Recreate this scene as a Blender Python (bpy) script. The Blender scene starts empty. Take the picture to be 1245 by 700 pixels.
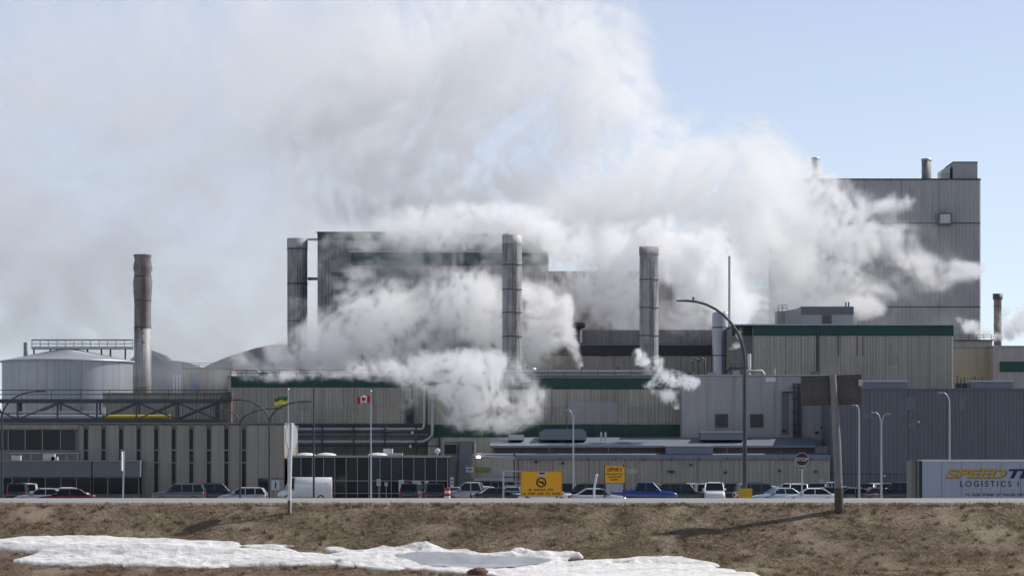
import bpy, bmesh, math, random
import numpy as np
from mathutils import Vector, Matrix

STEAM = True
R = math.radians
sc = bpy.context.scene
col = sc.collection
random.seed(7)
rng = np.random.default_rng(11)

# ------------------------------------------------------------------ camera
F, CX, HY, CAMZ = 4150.0, 622.5, 582.0, 0.71        # focal length in photo pixels, centre column, horizon row, eye height
cam = bpy.data.objects.new('Camera', bpy.data.cameras.new('Camera'))
col.objects.link(cam)
sc.camera = cam
cam.data.sensor_width = 36.0
cam.data.lens = F / 1245.0 * 36.0
cam.data.shift_y = (HY - 350.0) / 1245.0
cam.data.clip_start = 1.0
cam.data.clip_end = 12000.0
cam.location = (0, 0, CAMZ)
cam.rotation_euler = (R(90), 0, 0)

# ------------------------------------------------------------------ sky, sun, exposure
SUN_AZ, SUN_EL = 70.0, 44.0      # azimuth measured from the view direction towards the right
world = bpy.data.worlds.new('World')
sc.world = world
world.use_nodes = True
wn = world.node_tree
bg = wn.nodes['Background']
sky = wn.nodes.new('ShaderNodeTexSky')
sky.sky_type = 'NISHITA'
sky.sun_disc = False
sky.sun_elevation = R(SUN_EL)
sky.sun_rotation = R(SUN_AZ)
sky.altitude = 2500
sky.air_density = 1.0
sky.dust_density = 0.1
sky.ozone_density = 4.0
hs = wn.nodes.new('ShaderNodeHueSaturation')       # thin high cloud takes some colour out of the whole sky
hs.inputs['Saturation'].default_value = 0.58
hs.inputs['Hue'].default_value = 0.506
wn.links.new(sky.outputs[0], hs.inputs['Color'])
wn.links.new(hs.outputs[0], bg.inputs[0])
bg.inputs[1].default_value = 0.10
sun = bpy.data.objects.new('sun', bpy.data.lights.new('sun', 'SUN'))
col.objects.link(sun)
sun.data.energy = 3.4
sun.data.angle = R(0.53)
sun.data.color = (1.0, 0.96, 0.90)
sdir = Vector((math.sin(R(SUN_AZ)) * math.cos(R(SUN_EL)), math.cos(R(SUN_AZ)) * math.cos(R(SUN_EL)), math.sin(R(SUN_EL))))
sun.rotation_euler = sdir.to_track_quat('Z', 'Y').to_euler()
sc.view_settings.view_transform = 'Standard'
sc.view_settings.look = 'None'
sc.view_settings.gamma = 1.0
sc.view_settings.use_curve_mapping = False
sc.view_settings.exposure = 0.40
cy = sc.cycles
cy.use_adaptive_sampling = True
cy.adaptive_threshold = 0.035
cy.use_denoising = True
cy.max_bounces = 14
cy.diffuse_bounces = 3
cy.volume_bounces = 9
cy.volume_step_rate = 1.5
cy.volume_max_steps = 256
cy.caustics_reflective = False
cy.caustics_refractive = False

# ------------------------------------------------------------------ helpers
def X(px, d): return (px - CX) / F * d
def Z(py, d): return CAMZ + (HY - py) / F * d
def tag(o, label=None, cat=None, group=None, kind=None):
    for k, v in (('label', label), ('category', cat), ('group', group), ('kind', kind)):
        if v: o[k] = v
    return o
def empty(name, loc=(0, 0, 0), rz=0.0):
    o = bpy.data.objects.new(name, None)
    o.empty_display_size = 0.3
    col.objects.link(o)
    o.location = loc
    o.rotation_euler.z = rz
    return o
def thing(name, label, cat, loc=(0, 0, 0), rz=0.0, group=None):
    return tag(empty(name, loc, rz), label, cat, group)
def link(name, me, mat, parent=None):
    o = bpy.data.objects.new(name, me)
    if mat and not me.materials: me.materials.append(mat)
    col.objects.link(o)
    if parent is not None: o.parent = parent
    return o

class MB:
    """collects shapes of one mesh"""
    def __init__(s): s.v, s.f, s.sm = [], [], []
    def add(s, v, f, smooth=False):
        b = len(s.v)
        s.v += [tuple(p) for p in v]
        s.f += [tuple(b + i for i in q) for q in f]
        s.sm += [smooth] * len(f)
        return s
    def box(s, x0, x1, y0, y1, z0, z1):
        return s.add([(x0, y0, z0), (x1, y0, z0), (x1, y1, z0), (x0, y1, z0), (x0, y0, z1), (x1, y0, z1), (x1, y1, z1), (x0, y1, z1)],
                     [(0, 3, 2, 1), (4, 5, 6, 7), (0, 1, 5, 4), (1, 2, 6, 5), (2, 3, 7, 6), (3, 0, 4, 7)])
    def hexa(s, lo, hi):      # two quads, counter-clockwise from above
        return s.add(list(lo) + list(hi), [(3, 2, 1, 0), (4, 5, 6, 7), (0, 1, 5, 4), (1, 2, 6, 5), (2, 3, 7, 6), (3, 0, 4, 7)])
    def tube(s, pts, r, n=8, cap=True):
        pts = [Vector(p) for p in pts]
        rs = r if isinstance(r, (list, tuple)) else [r] * len(pts)
        vs, up = [], None
        for i, p in enumerate(pts):
            t = (pts[min(i + 1, len(pts) - 1)] - pts[max(i - 1, 0)]).normalized()
            if up is None: up = Vector((0, 0, 1)) if abs(t.z) < .9 else Vector((1, 0, 0))
            a = t.cross(up).normalized(); b = a.cross(t).normalized(); up = b
            vs += [p + (a * math.cos(2 * math.pi * k / n) + b * math.sin(2 * math.pi * k / n)) * rs[i] for k in range(n)]
        fs = [(i * n + k, i * n + (k + 1) % n, (i + 1) * n + (k + 1) % n, (i + 1) * n + k) for i in range(len(pts) - 1) for k in range(n)]
        s.add(vs, fs, True)
        if cap:
            s.add(vs[:n], [tuple(range(n))[::-1]]); s.add(vs[-n:], [tuple(range(n))])
        return s
    def lathe(s, prof, c=(0, 0), n=40, smooth=True, cap=True):
        vs = [(c[0] + r * math.cos(2 * math.pi * k / n), c[1] + r * math.sin(2 * math.pi * k / n), z) for r, z in prof for k in range(n)]
        fs = [(i * n + k, i * n + (k + 1) % n, (i + 1) * n + (k + 1) % n, (i + 1) * n + k) for i in range(len(prof) - 1) for k in range(n)]
        s.add(vs, fs, smooth)
        if cap: s.add(vs[-n:], [tuple(range(n))]); s.add(vs[:n], [tuple(range(n))[::-1]])
        return s
    def prism(s, poly, y0, y1):   # polygon in x,z (counter-clockwise seen from -y), extruded along y
        n = len(poly)
        v = [(x, y0, z) for x, z in poly] + [(x, y1, z) for x, z in poly]
        return s.add(v, [tuple(range(n)), tuple(range(2 * n - 1, n - 1, -1))] + [(i, i + n, (i + 1) % n + n, (i + 1) % n) for i in range(n)])
    def ribs(s, x0, x1, y, z0, z1, pitch, dep):   # corrugated sheet facing the camera
        n = max(1, round((x1 - x0) / pitch)); p = (x1 - x0) / n
        vs, fs = [], []
        for i in range(n):
            a = x0 + i * p
            for fx, fy in ((0, 0), (.3, 0), (.45, -dep), (.85, -dep)):
                vs += [(a + fx * p, y + fy, z0), (a + fx * p, y + fy, z1)]
        vs += [(x1, y, z0), (x1, y, z1)]
        for i in range(len(vs) // 2 - 1):
            fs.append((2 * i, 2 * i + 2, 2 * i + 3, 2 * i + 1))
        return s.add(vs, fs)
    def mesh(s, name):
        me = bpy.data.meshes.new(name)
        me.from_pydata(s.v, [], s.f)
        me.polygons.foreach_set('use_smooth', s.sm)
        me.update()
        return me
    def build(s, name, mat, parent=None): return link(name, s.mesh(name), mat, parent)

def copy_tree(o, parent=None):
    c = o.copy(); col.objects.link(c); c.parent = parent
    for ch in o.children: copy_tree(ch, c)
    return c

# ------------------------------------------------------------------ materials
MATS = {}
def node(nt, t, **kw):
    n = nt.nodes.new(t)
    for k, v in kw.items(): setattr(n, k, v)
    return n
def lk(nt, a, b): nt.links.new(a, b)
def mth(nt, op, a, b=None):
    n = node(nt, 'ShaderNodeMath', operation=op)
    for i, v in enumerate((a, b)):
        if v is None: continue
        if isinstance(v, (int, float)): n.inputs[i].default_value = v
        else: lk(nt, v, n.inputs[i])
    return n.outputs[0]
def mixc(nt, f, a, b, mode='MIX'):
    n = node(nt, 'ShaderNodeMix', data_type='RGBA', blend_type=mode)
    for i, v in ((0, f), (6, a), (7, b)):
        if isinstance(v, (int, float)): n.inputs[i].default_value = v
        elif isinstance(v, tuple): n.inputs[i].default_value = (*v[:3], 1)
        else: lk(nt, v, n.inputs[i])
    return n.outputs[2]
def ramp(nt, f, p0, p1):
    n = node(nt, 'ShaderNodeMapRange'); n.clamp = True
    n.inputs[1].default_value = p0; n.inputs[2].default_value = p1
    lk(nt, f, n.inputs[0])
    return n.outputs[0]
def noise(nt, scale, sx=1, sy=1, sz=1, det=4.0, rough=.55):
    g = node(nt, 'ShaderNodeNewGeometry')
    m = node(nt, 'ShaderNodeMapping'); m.inputs['Scale'].default_value = (sx, sy, sz)
    lk(nt, g.outputs['Position'], m.inputs[0])
    n = node(nt, 'ShaderNodeTexNoise'); n.inputs['Scale'].default_value = scale
    n.inputs['Detail'].default_value = det; n.inputs['Roughness'].default_value = rough
    lk(nt, m.outputs[0], n.inputs['Vector'])
    return n.outputs['Fac']
def mat(name, c, rough=.6, metal=0.0, var=.12, vscale=.5, streak=0.0, stain=None, bump=0.0, bscale=8.0, coat=0.0, rnd=0.0, spec=.5, mottle=0.0):
    if name in MATS: return MATS[name]
    m = bpy.data.materials.new(name); m.use_nodes = True
    nt = m.node_tree; b = nt.nodes['Principled BSDF']
    b.inputs['Roughness'].default_value = rough; b.inputs['Metallic'].default_value = metal
    b.inputs['Coat Weight'].default_value = coat; b.inputs['Specular IOR Level'].default_value = spec
    cc = c
    if var:
        cc = mixc(nt, noise(nt, vscale), tuple(x * (1 - var) for x in c), tuple(min(1, x * (1 + var)) for x in c))
    if streak:
        st = ramp(nt, noise(nt, 1.0, 1.6, 1.6, .06, 5.0, .65), .45, .72)
        cc = mixc(nt, mth(nt, 'MULTIPLY', st, streak), cc, stain or tuple(x * .45 for x in c))
        st2 = ramp(nt, noise(nt, .6, 5, 5, .10, 4.0, .6), .52, .75)
        cc = mixc(nt, mth(nt, 'MULTIPLY', st2, streak * .6), cc, tuple(min(1, x * 1.35) for x in c))
    if mottle:
        mo = ramp(nt, noise(nt, 1.1, 1, 1, .16, 7.0, .72), .45, .62)
        cc = mixc(nt, mth(nt, 'MULTIPLY', mo, mottle), cc, stain or tuple(x * .4 for x in c))
    if rnd:
        oi = node(nt, 'ShaderNodeObjectInfo')
        v = mth(nt, 'ADD', mth(nt, 'MULTIPLY', oi.outputs['Random'], 2 * rnd), 1 - rnd)
        cb = node(nt, 'ShaderNodeCombineColor')
        for i in range(3): lk(nt, v, cb.inputs[i])
        cc = mixc(nt, 1.0, cc, cb.outputs[0], 'MULTIPLY')
    if isinstance(cc, tuple): b.inputs['Base Color'].default_value = (*cc, 1)
    else: lk(nt, cc, b.inputs['Base Color'])
    if bump:
        bp = node(nt, 'ShaderNodeBump'); bp.inputs['Strength'].default_value = bump; bp.inputs['Distance'].default_value = .05
        lk(nt, noise(nt, bscale), bp.inputs['Height']); lk(nt, bp.outputs[0], b.inputs['Normal'])
    MATS[name] = m
    return m
def emit(name, c, s):
    m = bpy.data.materials.new(name); m.use_nodes = True
    b = m.node_tree.nodes['Principled BSDF']
    b.inputs['Emission Color'].default_value = (*c, 1); b.inputs['Emission Strength'].default_value = s
    return m

M = dict(
    siding=mat('siding_beige', (.43, .40, .345), .55, .1, .16, .15, .5, (.20, .165, .135), rnd=.09),
    siding2=mat('siding_taupe', (.35, .325, .285), .55, .1, .16, .15, .45, (.17, .145, .12), rnd=.08),
    siding_dark=mat('siding_dark', (.27, .26, .265), .55, .1, .16, .12, .35, rnd=.07),
    siding_blue=mat('siding_blue_grey', (.155, .163, .188), .5, .1, .10, .2, .18, rnd=.05),
    boiler=mat('siding_boiler_grey', (.40, .395, .40), .6, .1, .10, .05, .18, rnd=.04),  # wall grey lightened to stand in for distance haze on the boiler house
    green=mat('green_band', (.012, .060, .048), .5, 0, .2, .3, .2),
    black=mat('black_band', (.032, .037, .042), .5, 0, .2, .3),
    concrete=mat('concrete_grey', (.41, .395, .38), .8, 0, .12, .12, .45, rnd=.03, bump=.1),
    precast=mat('precast_panel', (.32, .295, .25), .8, 0, .16, .4, .5, rnd=.05, bump=.15),
    beige=mat('beige_wall', (.42, .39, .29), .7, 0, .10, .2, .3),
    roofblue=mat('metal_roof', (.20, .225, .265), .55, .25, .10, .2, .15),
    rust=mat('rust_band', (.17, .12, .105), .7, 0, .3, .6, .3),
    rooftar=mat('roof_gravel', (.22, .215, .21), .9, 0, .2, .5),
    steel=mat('dark_steel', (.07, .075, .083), .55, .3, .25, 1.0),
    galv=mat('galvanised_steel', (.42, .43, .45), .4, .6, .12, .6, .15),
    pipe=mat('insulated_pipe', (.42, .43, .44), .45, .5, .12, .4, .2),
    yellowpipe=mat('yellow_pipe', (.55, .42, .05), .5, 0, .12, 1.0),
    stack=mat('weathered_stack', (.42, .41, .40), .65, .1, .35, .9, .95, (.12, .105, .10), rnd=.05, bump=.1, mottle=.75),
    stackrust=mat('rusty_stack', (.29, .25, .24), .75, .1, .4, .8, .9, (.13, .10, .092), bump=.2, mottle=.6),
    stackwhite=mat('painted_stack_top', (.52, .50, .48), .6, 0, .2, .6, .6, (.22, .15, .12)),
    stainless=mat('stainless_stack', (.50, .51, .53), .35, .7, .12, .5, .3),
    silo=mat('silo_steel', (.40, .42, .45), .5, .4, .10, .3, .35, rnd=.03),
    fabric=mat('dome_roof', (.45, .43, .41), .8, 0, .10, .1, .2),
    glass=mat('dark_glass', (.018, .020, .024), .12, 0, .6, .35, rnd=.7, spec=.2),
    glassb=mat('tinted_glass', (.018, .025, .040), .10, 0, .5, .35, rnd=.6, spec=.25),
    alu=mat('aluminium_frame', (.30, .31, .32), .45, .4, .08, 1.0),
    greypanel=mat('grey_fascia', (.155, .165, .18), .6, .1, .08, .6, .15),
    louver=mat('louver', (.13, .13, .13), .7, .2, .15, 3.0),
    white=mat('white_paint', (.72, .72, .72), .5, 0, .06, 1.0),
    offwhite=mat('weathered_white', (.55, .56, .57), .55, 0, .12, 2.0, .2),
    post=mat('grey_post', (.30, .31, .33), .5, .4, .15, 3.0),
    wood=mat('weathered_wood', (.155, .145, .135), .85, 0, .3, 3.0, .5, bump=.3, bscale=20),
    greywood=mat('grey_wood_pole', (.20, .205, .22), .75, 0, .3, 2.0, .5, (.10, .09, .08), bump=.3, bscale=20),  # streaked grey wood colour of the leaning sign pole
    signback=mat('sign_back_plywood', (.095, .088, .090), .8, 0, .3, 3.0, .3, bump=.2),
    yellow=mat('yellow_sign', (1.0, .44, .012), .5, 0, .08, 2.0),
    yellowbase=mat('yellow_concrete', (.60, .42, .03), .8, 0, .2, 3.0, .3),
    ink=mat('black_lettering', (.012, .012, .014), .6, 0, 0),
    red=mat('sign_red', (.45, .012, .015), .5, 0, .06, 2.0),
    tyre=mat('tyre_rubber', (.02, .02, .021), .85, 0, .1, 2.0),
    rim=mat('wheel_rim', (.45, .45, .46), .35, .8, 0),
    lampg=mat('headlight_glass', (.65, .68, .72), .12, .2, 0),
    tail=mat('tail_light', (.40, .012, .012), .2, 0, 0),
    carglass=mat('car_glass', (.008, .010, .012), .05, 0, 0, spec=.5),
    trailer=mat('trailer_panel', (.40, .43, .50), .5, .1, .07, .6, .25),
    trailerdark=mat('trailer_frame', (.06, .06, .065), .6, .2, .2, 2.0),
    gold=mat('gold_lettering', (.55, .36, .03), .5, 0, .06, 2.0),
    navy=mat('navy_lettering', (.012, .015, .075), .5, 0, 0),
    brown=mat('brown_outline', (.16, .07, .03), .5, 0, 0),
    flagred=mat('flag_red', (.50, .02, .03), .7, 0, .08, 3.0),
    flaggreen=mat('flag_green', (.02, .14, .05), .7, 0, .08, 3.0),
    flagyellow=mat('flag_yellow', (.80, .62, .03), .7, 0, .08, 3.0),
)
PAINT = dict(white=(.75, .75, .75), silver=(.42, .44, .46), grey=(.13, .135, .14), black=(.012, .012, .014), navy=(.012, .02, .06), blue=(.012, .04, .22),
             red=(.10, .010, .014), green=(.015, .035, .03), lightblue=(.28, .38, .48), brown=(.05, .035, .03))
for k, c in PAINT.items(): M['paint_' + k] = mat('car_paint_' + k, c, .22, .1, .05, 2.0, coat=1.0)

# ------------------------------------------------------------------ numpy noise
def vnoise(P, seed, period=64):
    """value noise at points P (..., 3)"""
    g = np.random.default_rng(seed).random((period,) * 3).astype(np.float32)
    i0 = np.floor(P).astype(np.int32); f = (P - i0).astype(np.float32); f = f * f * (3 - 2 * f)
    i0 %= period; i1 = (i0 + 1) % period
    x0, y0, z0 = i0[..., 0], i0[..., 1], i0[..., 2]; x1, y1, z1 = i1[..., 0], i1[..., 1], i1[..., 2]
    fx, fy, fz = f[..., 0], f[..., 1], f[..., 2]
    a = g[x0, y0, z0] * (1 - fx) + g[x1, y0, z0] * fx; b = g[x0, y1, z0] * (1 - fx) + g[x1, y1, z0] * fx
    c = g[x0, y0, z1] * (1 - fx) + g[x1, y0, z1] * fx; d = g[x0, y1, z1] * (1 - fx) + g[x1, y1, z1] * fx
    return (a * (1 - fy) + b * fy) * (1 - fz) + (c * (1 - fy) + d * fy) * fz
def fbm2(x, y, scale, oct=4, seed=1, gain=.5):
    out = 0; amp = 1; tot = 0
    for o in range(oct):
        P = np.stack([x * scale * 2 ** o + 7.3 * o, y * scale * 2 ** o + 3.1 * o, np.full_like(x, .5 + o)], -1)
        out = out + amp * vnoise(P, seed + o); tot += amp; amp *= gain
    return out / tot

# ------------------------------------------------------------------ ground
LOT = -1.68
def gz(d):
    """height of the ground d metres in front of the camera, up to the road"""
    return np.interp(d, [0, 30, 66, 76, 88, 90.3, 91.5, 92.5, 95, 96.5], [-.9, -1.0, -1.75, -1.9, -1.92, -1.86, -1.62, -1.18, -.05, 0.0])
def ground_material():
    m = bpy.data.materials.new('dead_grass_ground'); m.use_nodes = True
    nt = m.node_tree; b = nt.nodes['Principled BSDF']; b.inputs['Roughness'].default_value = .95; b.inputs['Specular IOR Level'].default_value = .1
    c = mixc(nt, ramp(nt, noise(nt, 1.2, 1, 1, 1, 6, .65), .3, .7), (.18, .14, .10), (.36, .29, .215))
    c = mixc(nt, ramp(nt, noise(nt, .35, 1, 1, 1, 4, .6), .5, .75), c, (.30, .275, .175))
    c = mixc(nt, ramp(nt, noise(nt, 7, .45, 1, 1, 5, .7), .58, .78), c, (.09, .07, .05))
    lk(nt, c, b.inputs['Base Color'])
    bp = node(nt, 'ShaderNodeBump'); bp.inputs['Strength'].default_value = .8; bp.inputs['Distance'].default_value = .08
    lk(nt, noise(nt, 14, 1, 1, 1, 5, .7), bp.inputs['Height']); lk(nt, bp.outputs[0], b.inputs['Normal'])
    return m
def grid_mesh(name, xs, ys, zz, keep=None):
    nx, ny = len(xs), len(ys)
    v = np.stack([np.repeat(xs, ny), np.tile(ys, nx), zz.ravel()], -1).astype(np.float32)
    i = np.arange(nx * ny).reshape(nx, ny)
    q = np.stack([i[:-1, :-1], i[1:, :-1], i[1:, 1:], i[:-1, 1:]], -1).reshape(-1, 4)
    if keep is not None:
        kq = keep[:-1, :-1] | keep[1:, :-1] | keep[1:, 1:] | keep[:-1, 1:]
        q = q[kq.ravel()]
        used = np.unique(q); mp = np.full(nx * ny, -1); mp[used] = np.arange(len(used)); q = mp[q]; v = v[used]
    me = bpy.data.meshes.new(name)
    me.vertices.add(len(v)); me.vertices.foreach_set('co', v.ravel())
    me.loops.add(q.size); me.loops.foreach_set('vertex_index', q.ravel().astype(np.int32))
    me.polygons.add(len(q)); me.polygons.foreach_set('loop_start', np.arange(0, q.size, 4, dtype=np.int32))
    me.polygons.foreach_set('use_smooth', np.ones(len(q), bool))
    me.update(calc_edges=True)
    return me
def relief(x, d):
    return (fbm2(x, d, .5, 3, 21) - .5) * .15 + (fbm2(x * .55, d, 2.6, 4, 31) - .5) * .085
xs = np.concatenate([np.linspace(-300, -20, 20), np.arange(-19.8, 20, .1), np.linspace(20.5, 300, 20)])
ys = np.concatenate([np.linspace(-60, 70, 14), np.arange(71, 88, 1.0), np.arange(88, 95.6, .06), [96.2]])
gx, gd = np.meshgrid(xs, ys, indexing='ij')
fade = np.clip((96.0 - gd) / 1.5, 0, 1)
verge = link('grass_verge', grid_mesh('grass_verge', xs, ys, gz(gd) + relief(gx, gd) * fade - .02), ground_material())
tag(verge, kind='structure')

# road embankment and the ground that runs to the horizon
road_m = mat('worn_asphalt', (.27, .255, .235), .85, 0, .28, .5, 0, bump=.15, bscale=30)
shoulder_m = mat('gravel_shoulder', (.23, .205, .17), .95, 0, .25, 2.5, bump=.6, bscale=18)
lot_m = mat('lot_asphalt', (.17, .165, .16), .85, 0, .2, .2)
sh = MB()
ex = np.arange(-24, 24.01, .25); ej = 95.5 + (fbm2(ex, ex * 0, .35, 4, 14) - .5) * 1.6
ev = [(-400, 95.5, -.05), (-400, 97.6, .035)]
for a_, j_ in zip(ex, ej): ev += [(float(a_), float(j_), -.055 + .02 * random.random()), (float(a_), 97.6, .035)]
ev += [(400, 95.5, -.05), (400, 97.6, .035)]
sh.add(ev, [(2 * i, 2 * i + 2, 2 * i + 3, 2 * i + 1) for i in range(len(ev) // 2 - 1)], True)
sh.add([(-400, 112, .07), (400, 112, .07), (400, 116, -.02), (-400, 116, -.02)], [(0, 1, 2, 3)])
tag(sh.build('gravel_shoulder', shoulder_m), kind='structure')
rd = MB()
rd.add([(-400, 97.4, .036), (400, 97.4, .036), (400, 105, .11), (-400, 105, .11), (-400, 112.2, .085), (400, 112.2, .085)], [(0, 1, 2, 3), (3, 2, 5, 4)])
road = tag(rd.build('road', road_m), kind='structure')
rl = MB()
rl.add([(-400, 98.3, .052), (400, 98.3, .052), (400, 98.45, .0535), (-400, 98.45, .0535)], [(0, 1, 2, 3)])
rl.build('edge_line', M['offwhite'], road)
gl = MB()
gl.add([(-400, 116, -.02), (400, 116, -.02), (400, 150, LOT), (-400, 150, LOT)], [(0, 1, 2, 3)])
tag(gl.build('road_bank', MATS['gravel_shoulder']), kind='structure')
lt = MB()
lt.add([(-6000, 150, LOT), (6000, 150, LOT), (6000, 9000, LOT), (-6000, 9000, LOT)], [(0, 1, 2, 3)])
tag(lt.build('parking_lot_ground', lot_m), kind='structure')

# snow lying in the ditch
def blur(a, r):
    for ax in (0, 1):
        k = np.cumsum(np.pad(a, [(r + 1, r) if i == ax else (0, 0) for i in (0, 1)], mode='edge'), axis=ax)
        a = (np.take(k, np.arange(2 * r + 1, k.shape[ax]), ax) - np.take(k, np.arange(0, k.shape[ax] - 2 * r - 1), ax)) / (2 * r + 1)
    return a
def px_of(x, d, z): return CX + x / d * F, HY - (z - CAMZ) / d * F
def inside(px, py, poly):
    r = np.zeros(px.shape, bool); n = len(poly)
    for i in range(n):
        (x0, y0), (x1, y1) = poly[i], poly[i - 1]
        if y0 == y1: continue
        c = ((y0 > py) != (y1 > py)) & (px < (x1 - x0) * (py - y0) / (y1 - y0) + x0)
        r ^= c
    return r
SNOW = [(-120, 662), (0, 656), (30, 653.5), (55, 652), (90, 652), (150, 653.5), (200, 655.5), (245, 657.5), (275, 658.5), (295, 661.5), (330, 661.8), (370, 662), (408, 662.8), (440, 666),
        (480, 666), (490, 664), (545, 667), (560, 669), (580, 672), (605, 672), (625, 671), (642, 672), (655, 673), (705, 674), (711, 677), (707, 680), (690, 681), (662, 683.5),
        (700, 683), (760, 679), (800, 677), (830, 675), (840, 680), (857, 681), (870, 686), (880, 692), (897, 696), (915, 695), (924, 701), (930, 712),
        (612, 712), (600, 698), (560, 697), (540, 695), (520, 693), (490, 693.5), (450, 690.5), (420, 688.5), (350, 687), (300, 688.5), (235, 689.5), (180, 687.5), (120, 686.5), (80, 686.5), (45, 684.5),
        (12, 681.5), (30, 676), (50, 672), (20, 669), (0, 665), (-120, 668)]
HOLES = [[(262, 664), (295, 664.8), (340, 669), (352, 671.5), (330, 670), (290, 667)], [(336, 663), (365, 664.5), (424, 671.5), (400, 672.5), (368, 672), (350, 668)],
         [(346, 687), (410, 686.5), (418, 688), (350, 688.6)], [(425, 664), (466, 664.5), (462, 667), (430, 666)]]
ICE = [(484, 676), (520, 673.5), (560, 676), (600, 678.5), (640, 680), (666, 682.5), (650, 687), (620, 691), (590, 692), (540, 690), (510, 686)]
sx = np.arange(-17.5, 9.5, .045); sy = np.arange(88.5, 94.5, .025)
SX, SD = np.meshgrid(sx, sy, indexing='ij')
base = gz(SD) + relief(SX, SD) * .35
px, py = px_of(SX, SD, base)
jx = (fbm2(SX, SD, 1.6, 5, 51, .6) - .5) * 16; jy = (fbm2(SX, SD, 2.0, 5, 61, .65) - .5) * 6
msk = inside(px + jx, py + jy, SNOW)
for h in HOLES: msk &= ~inside(px + jx * .6, py + jy * .6, h)
frin = blur(blur(msk.astype(float), 8), 8)
msk &= ~((frin < .93) & (px > 270) & (fbm2(SX * .6, SD * 1.4, 2.4, 5, 57, .65) > .40 + .22 * frin))
ice = inside(px + jx * .5, py + jy * .5, ICE)
sm = blur(blur((msk & ~ice).astype(float), 1), 2)
wide = blur(blur((msk & ~ice).astype(float), 9), 9)
lump = np.zeros_like(sm)
for lx, ly, lr, lh in [(452, 664.5, 11, .06), (464, 664, 8, .10), (502, 665, 8, .15), (516, 666, 9, .16), (530, 667, 12, .09), (572, 671, 10, .14), (612, 673, 12, .08), (626, 673, 14, .16), (640, 673.5, 8, .10), (664, 674.5, 12, .10), (690, 675, 16, .10), (706, 676, 6, .10)]:
    lump += lh * np.exp(-((px - lx) / lr) ** 2 - ((py - ly) / 4.0) ** 2)
thick = .055 * np.clip((sm - .25) / .5, 0, 1) ** .6 * (.35 + .65 * wide) + lump * .7 * np.clip((sm - .3) / .4, 0, 1) * (.3 + 2.6 * np.abs(fbm2(SX * 1.2, SD * 1.6, 2.2, 4, 71) - .42) + .5 * fbm2(SX, SD, 6.0, 3, 72))
thick += (fbm2(SX, SD * 1.5, .8, 3, 81) - .5) * .10 * wide + (np.abs(fbm2(SX, SD * 2, 2.6, 4, 91) - .5) * -.16 + .02) * sm
thick += .10 * np.exp(-((py - (667.5 + (px - 60) * .012)) / 4.5) ** 2) * np.clip((330 - px) / 120, 0, 1) * np.clip((px - 10) / 60, 0, 1) * sm
sz = base + thick - .05 * (sm < .3)
snow_m = bpy.data.materials.new('old_snow'); snow_m.use_nodes = True
nt = snow_m.node_tree; b = nt.nodes['Principled BSDF']; b.inputs['Roughness'].default_value = .7
lk(nt, mixc(nt, ramp(nt, noise(nt, 3.0, .5, 1, 1, 8, .8), .47, .70), (.80, .78, .755), (.45, .42, .385)), b.inputs['Base Color'])
b.inputs['Subsurface Weight'].default_value = .0
bp = node(nt, 'ShaderNodeBump'); bp.inputs['Strength'].default_value = .5; bp.inputs['Distance'].default_value = .05
lk(nt, noise(nt, 10, 1, 1, 1, 4, .6), bp.inputs['Height']); lk(nt, bp.outputs[0], b.inputs['Normal'])
so = link('snow', grid_mesh('snow', sx, sy, sz, sm > .3), snow_m)
tag(so, 'old white snow bank lying in the ditch', 'snow', kind='stuff')
ice_m = mat('grey_ice', (.38, .39, .41), .45, 0, .45, 1.6, 0, bump=.1, bscale=6)
io = link('ice', grid_mesh('ice', sx, sy, np.full_like(base, 0) + base + .06 + (fbm2(SX, SD, 2.0, 3, 95) - .5) * .02, blur(ice.astype(float), 2) > .12), ice_m)
tag(io, kind='structure')

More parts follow.
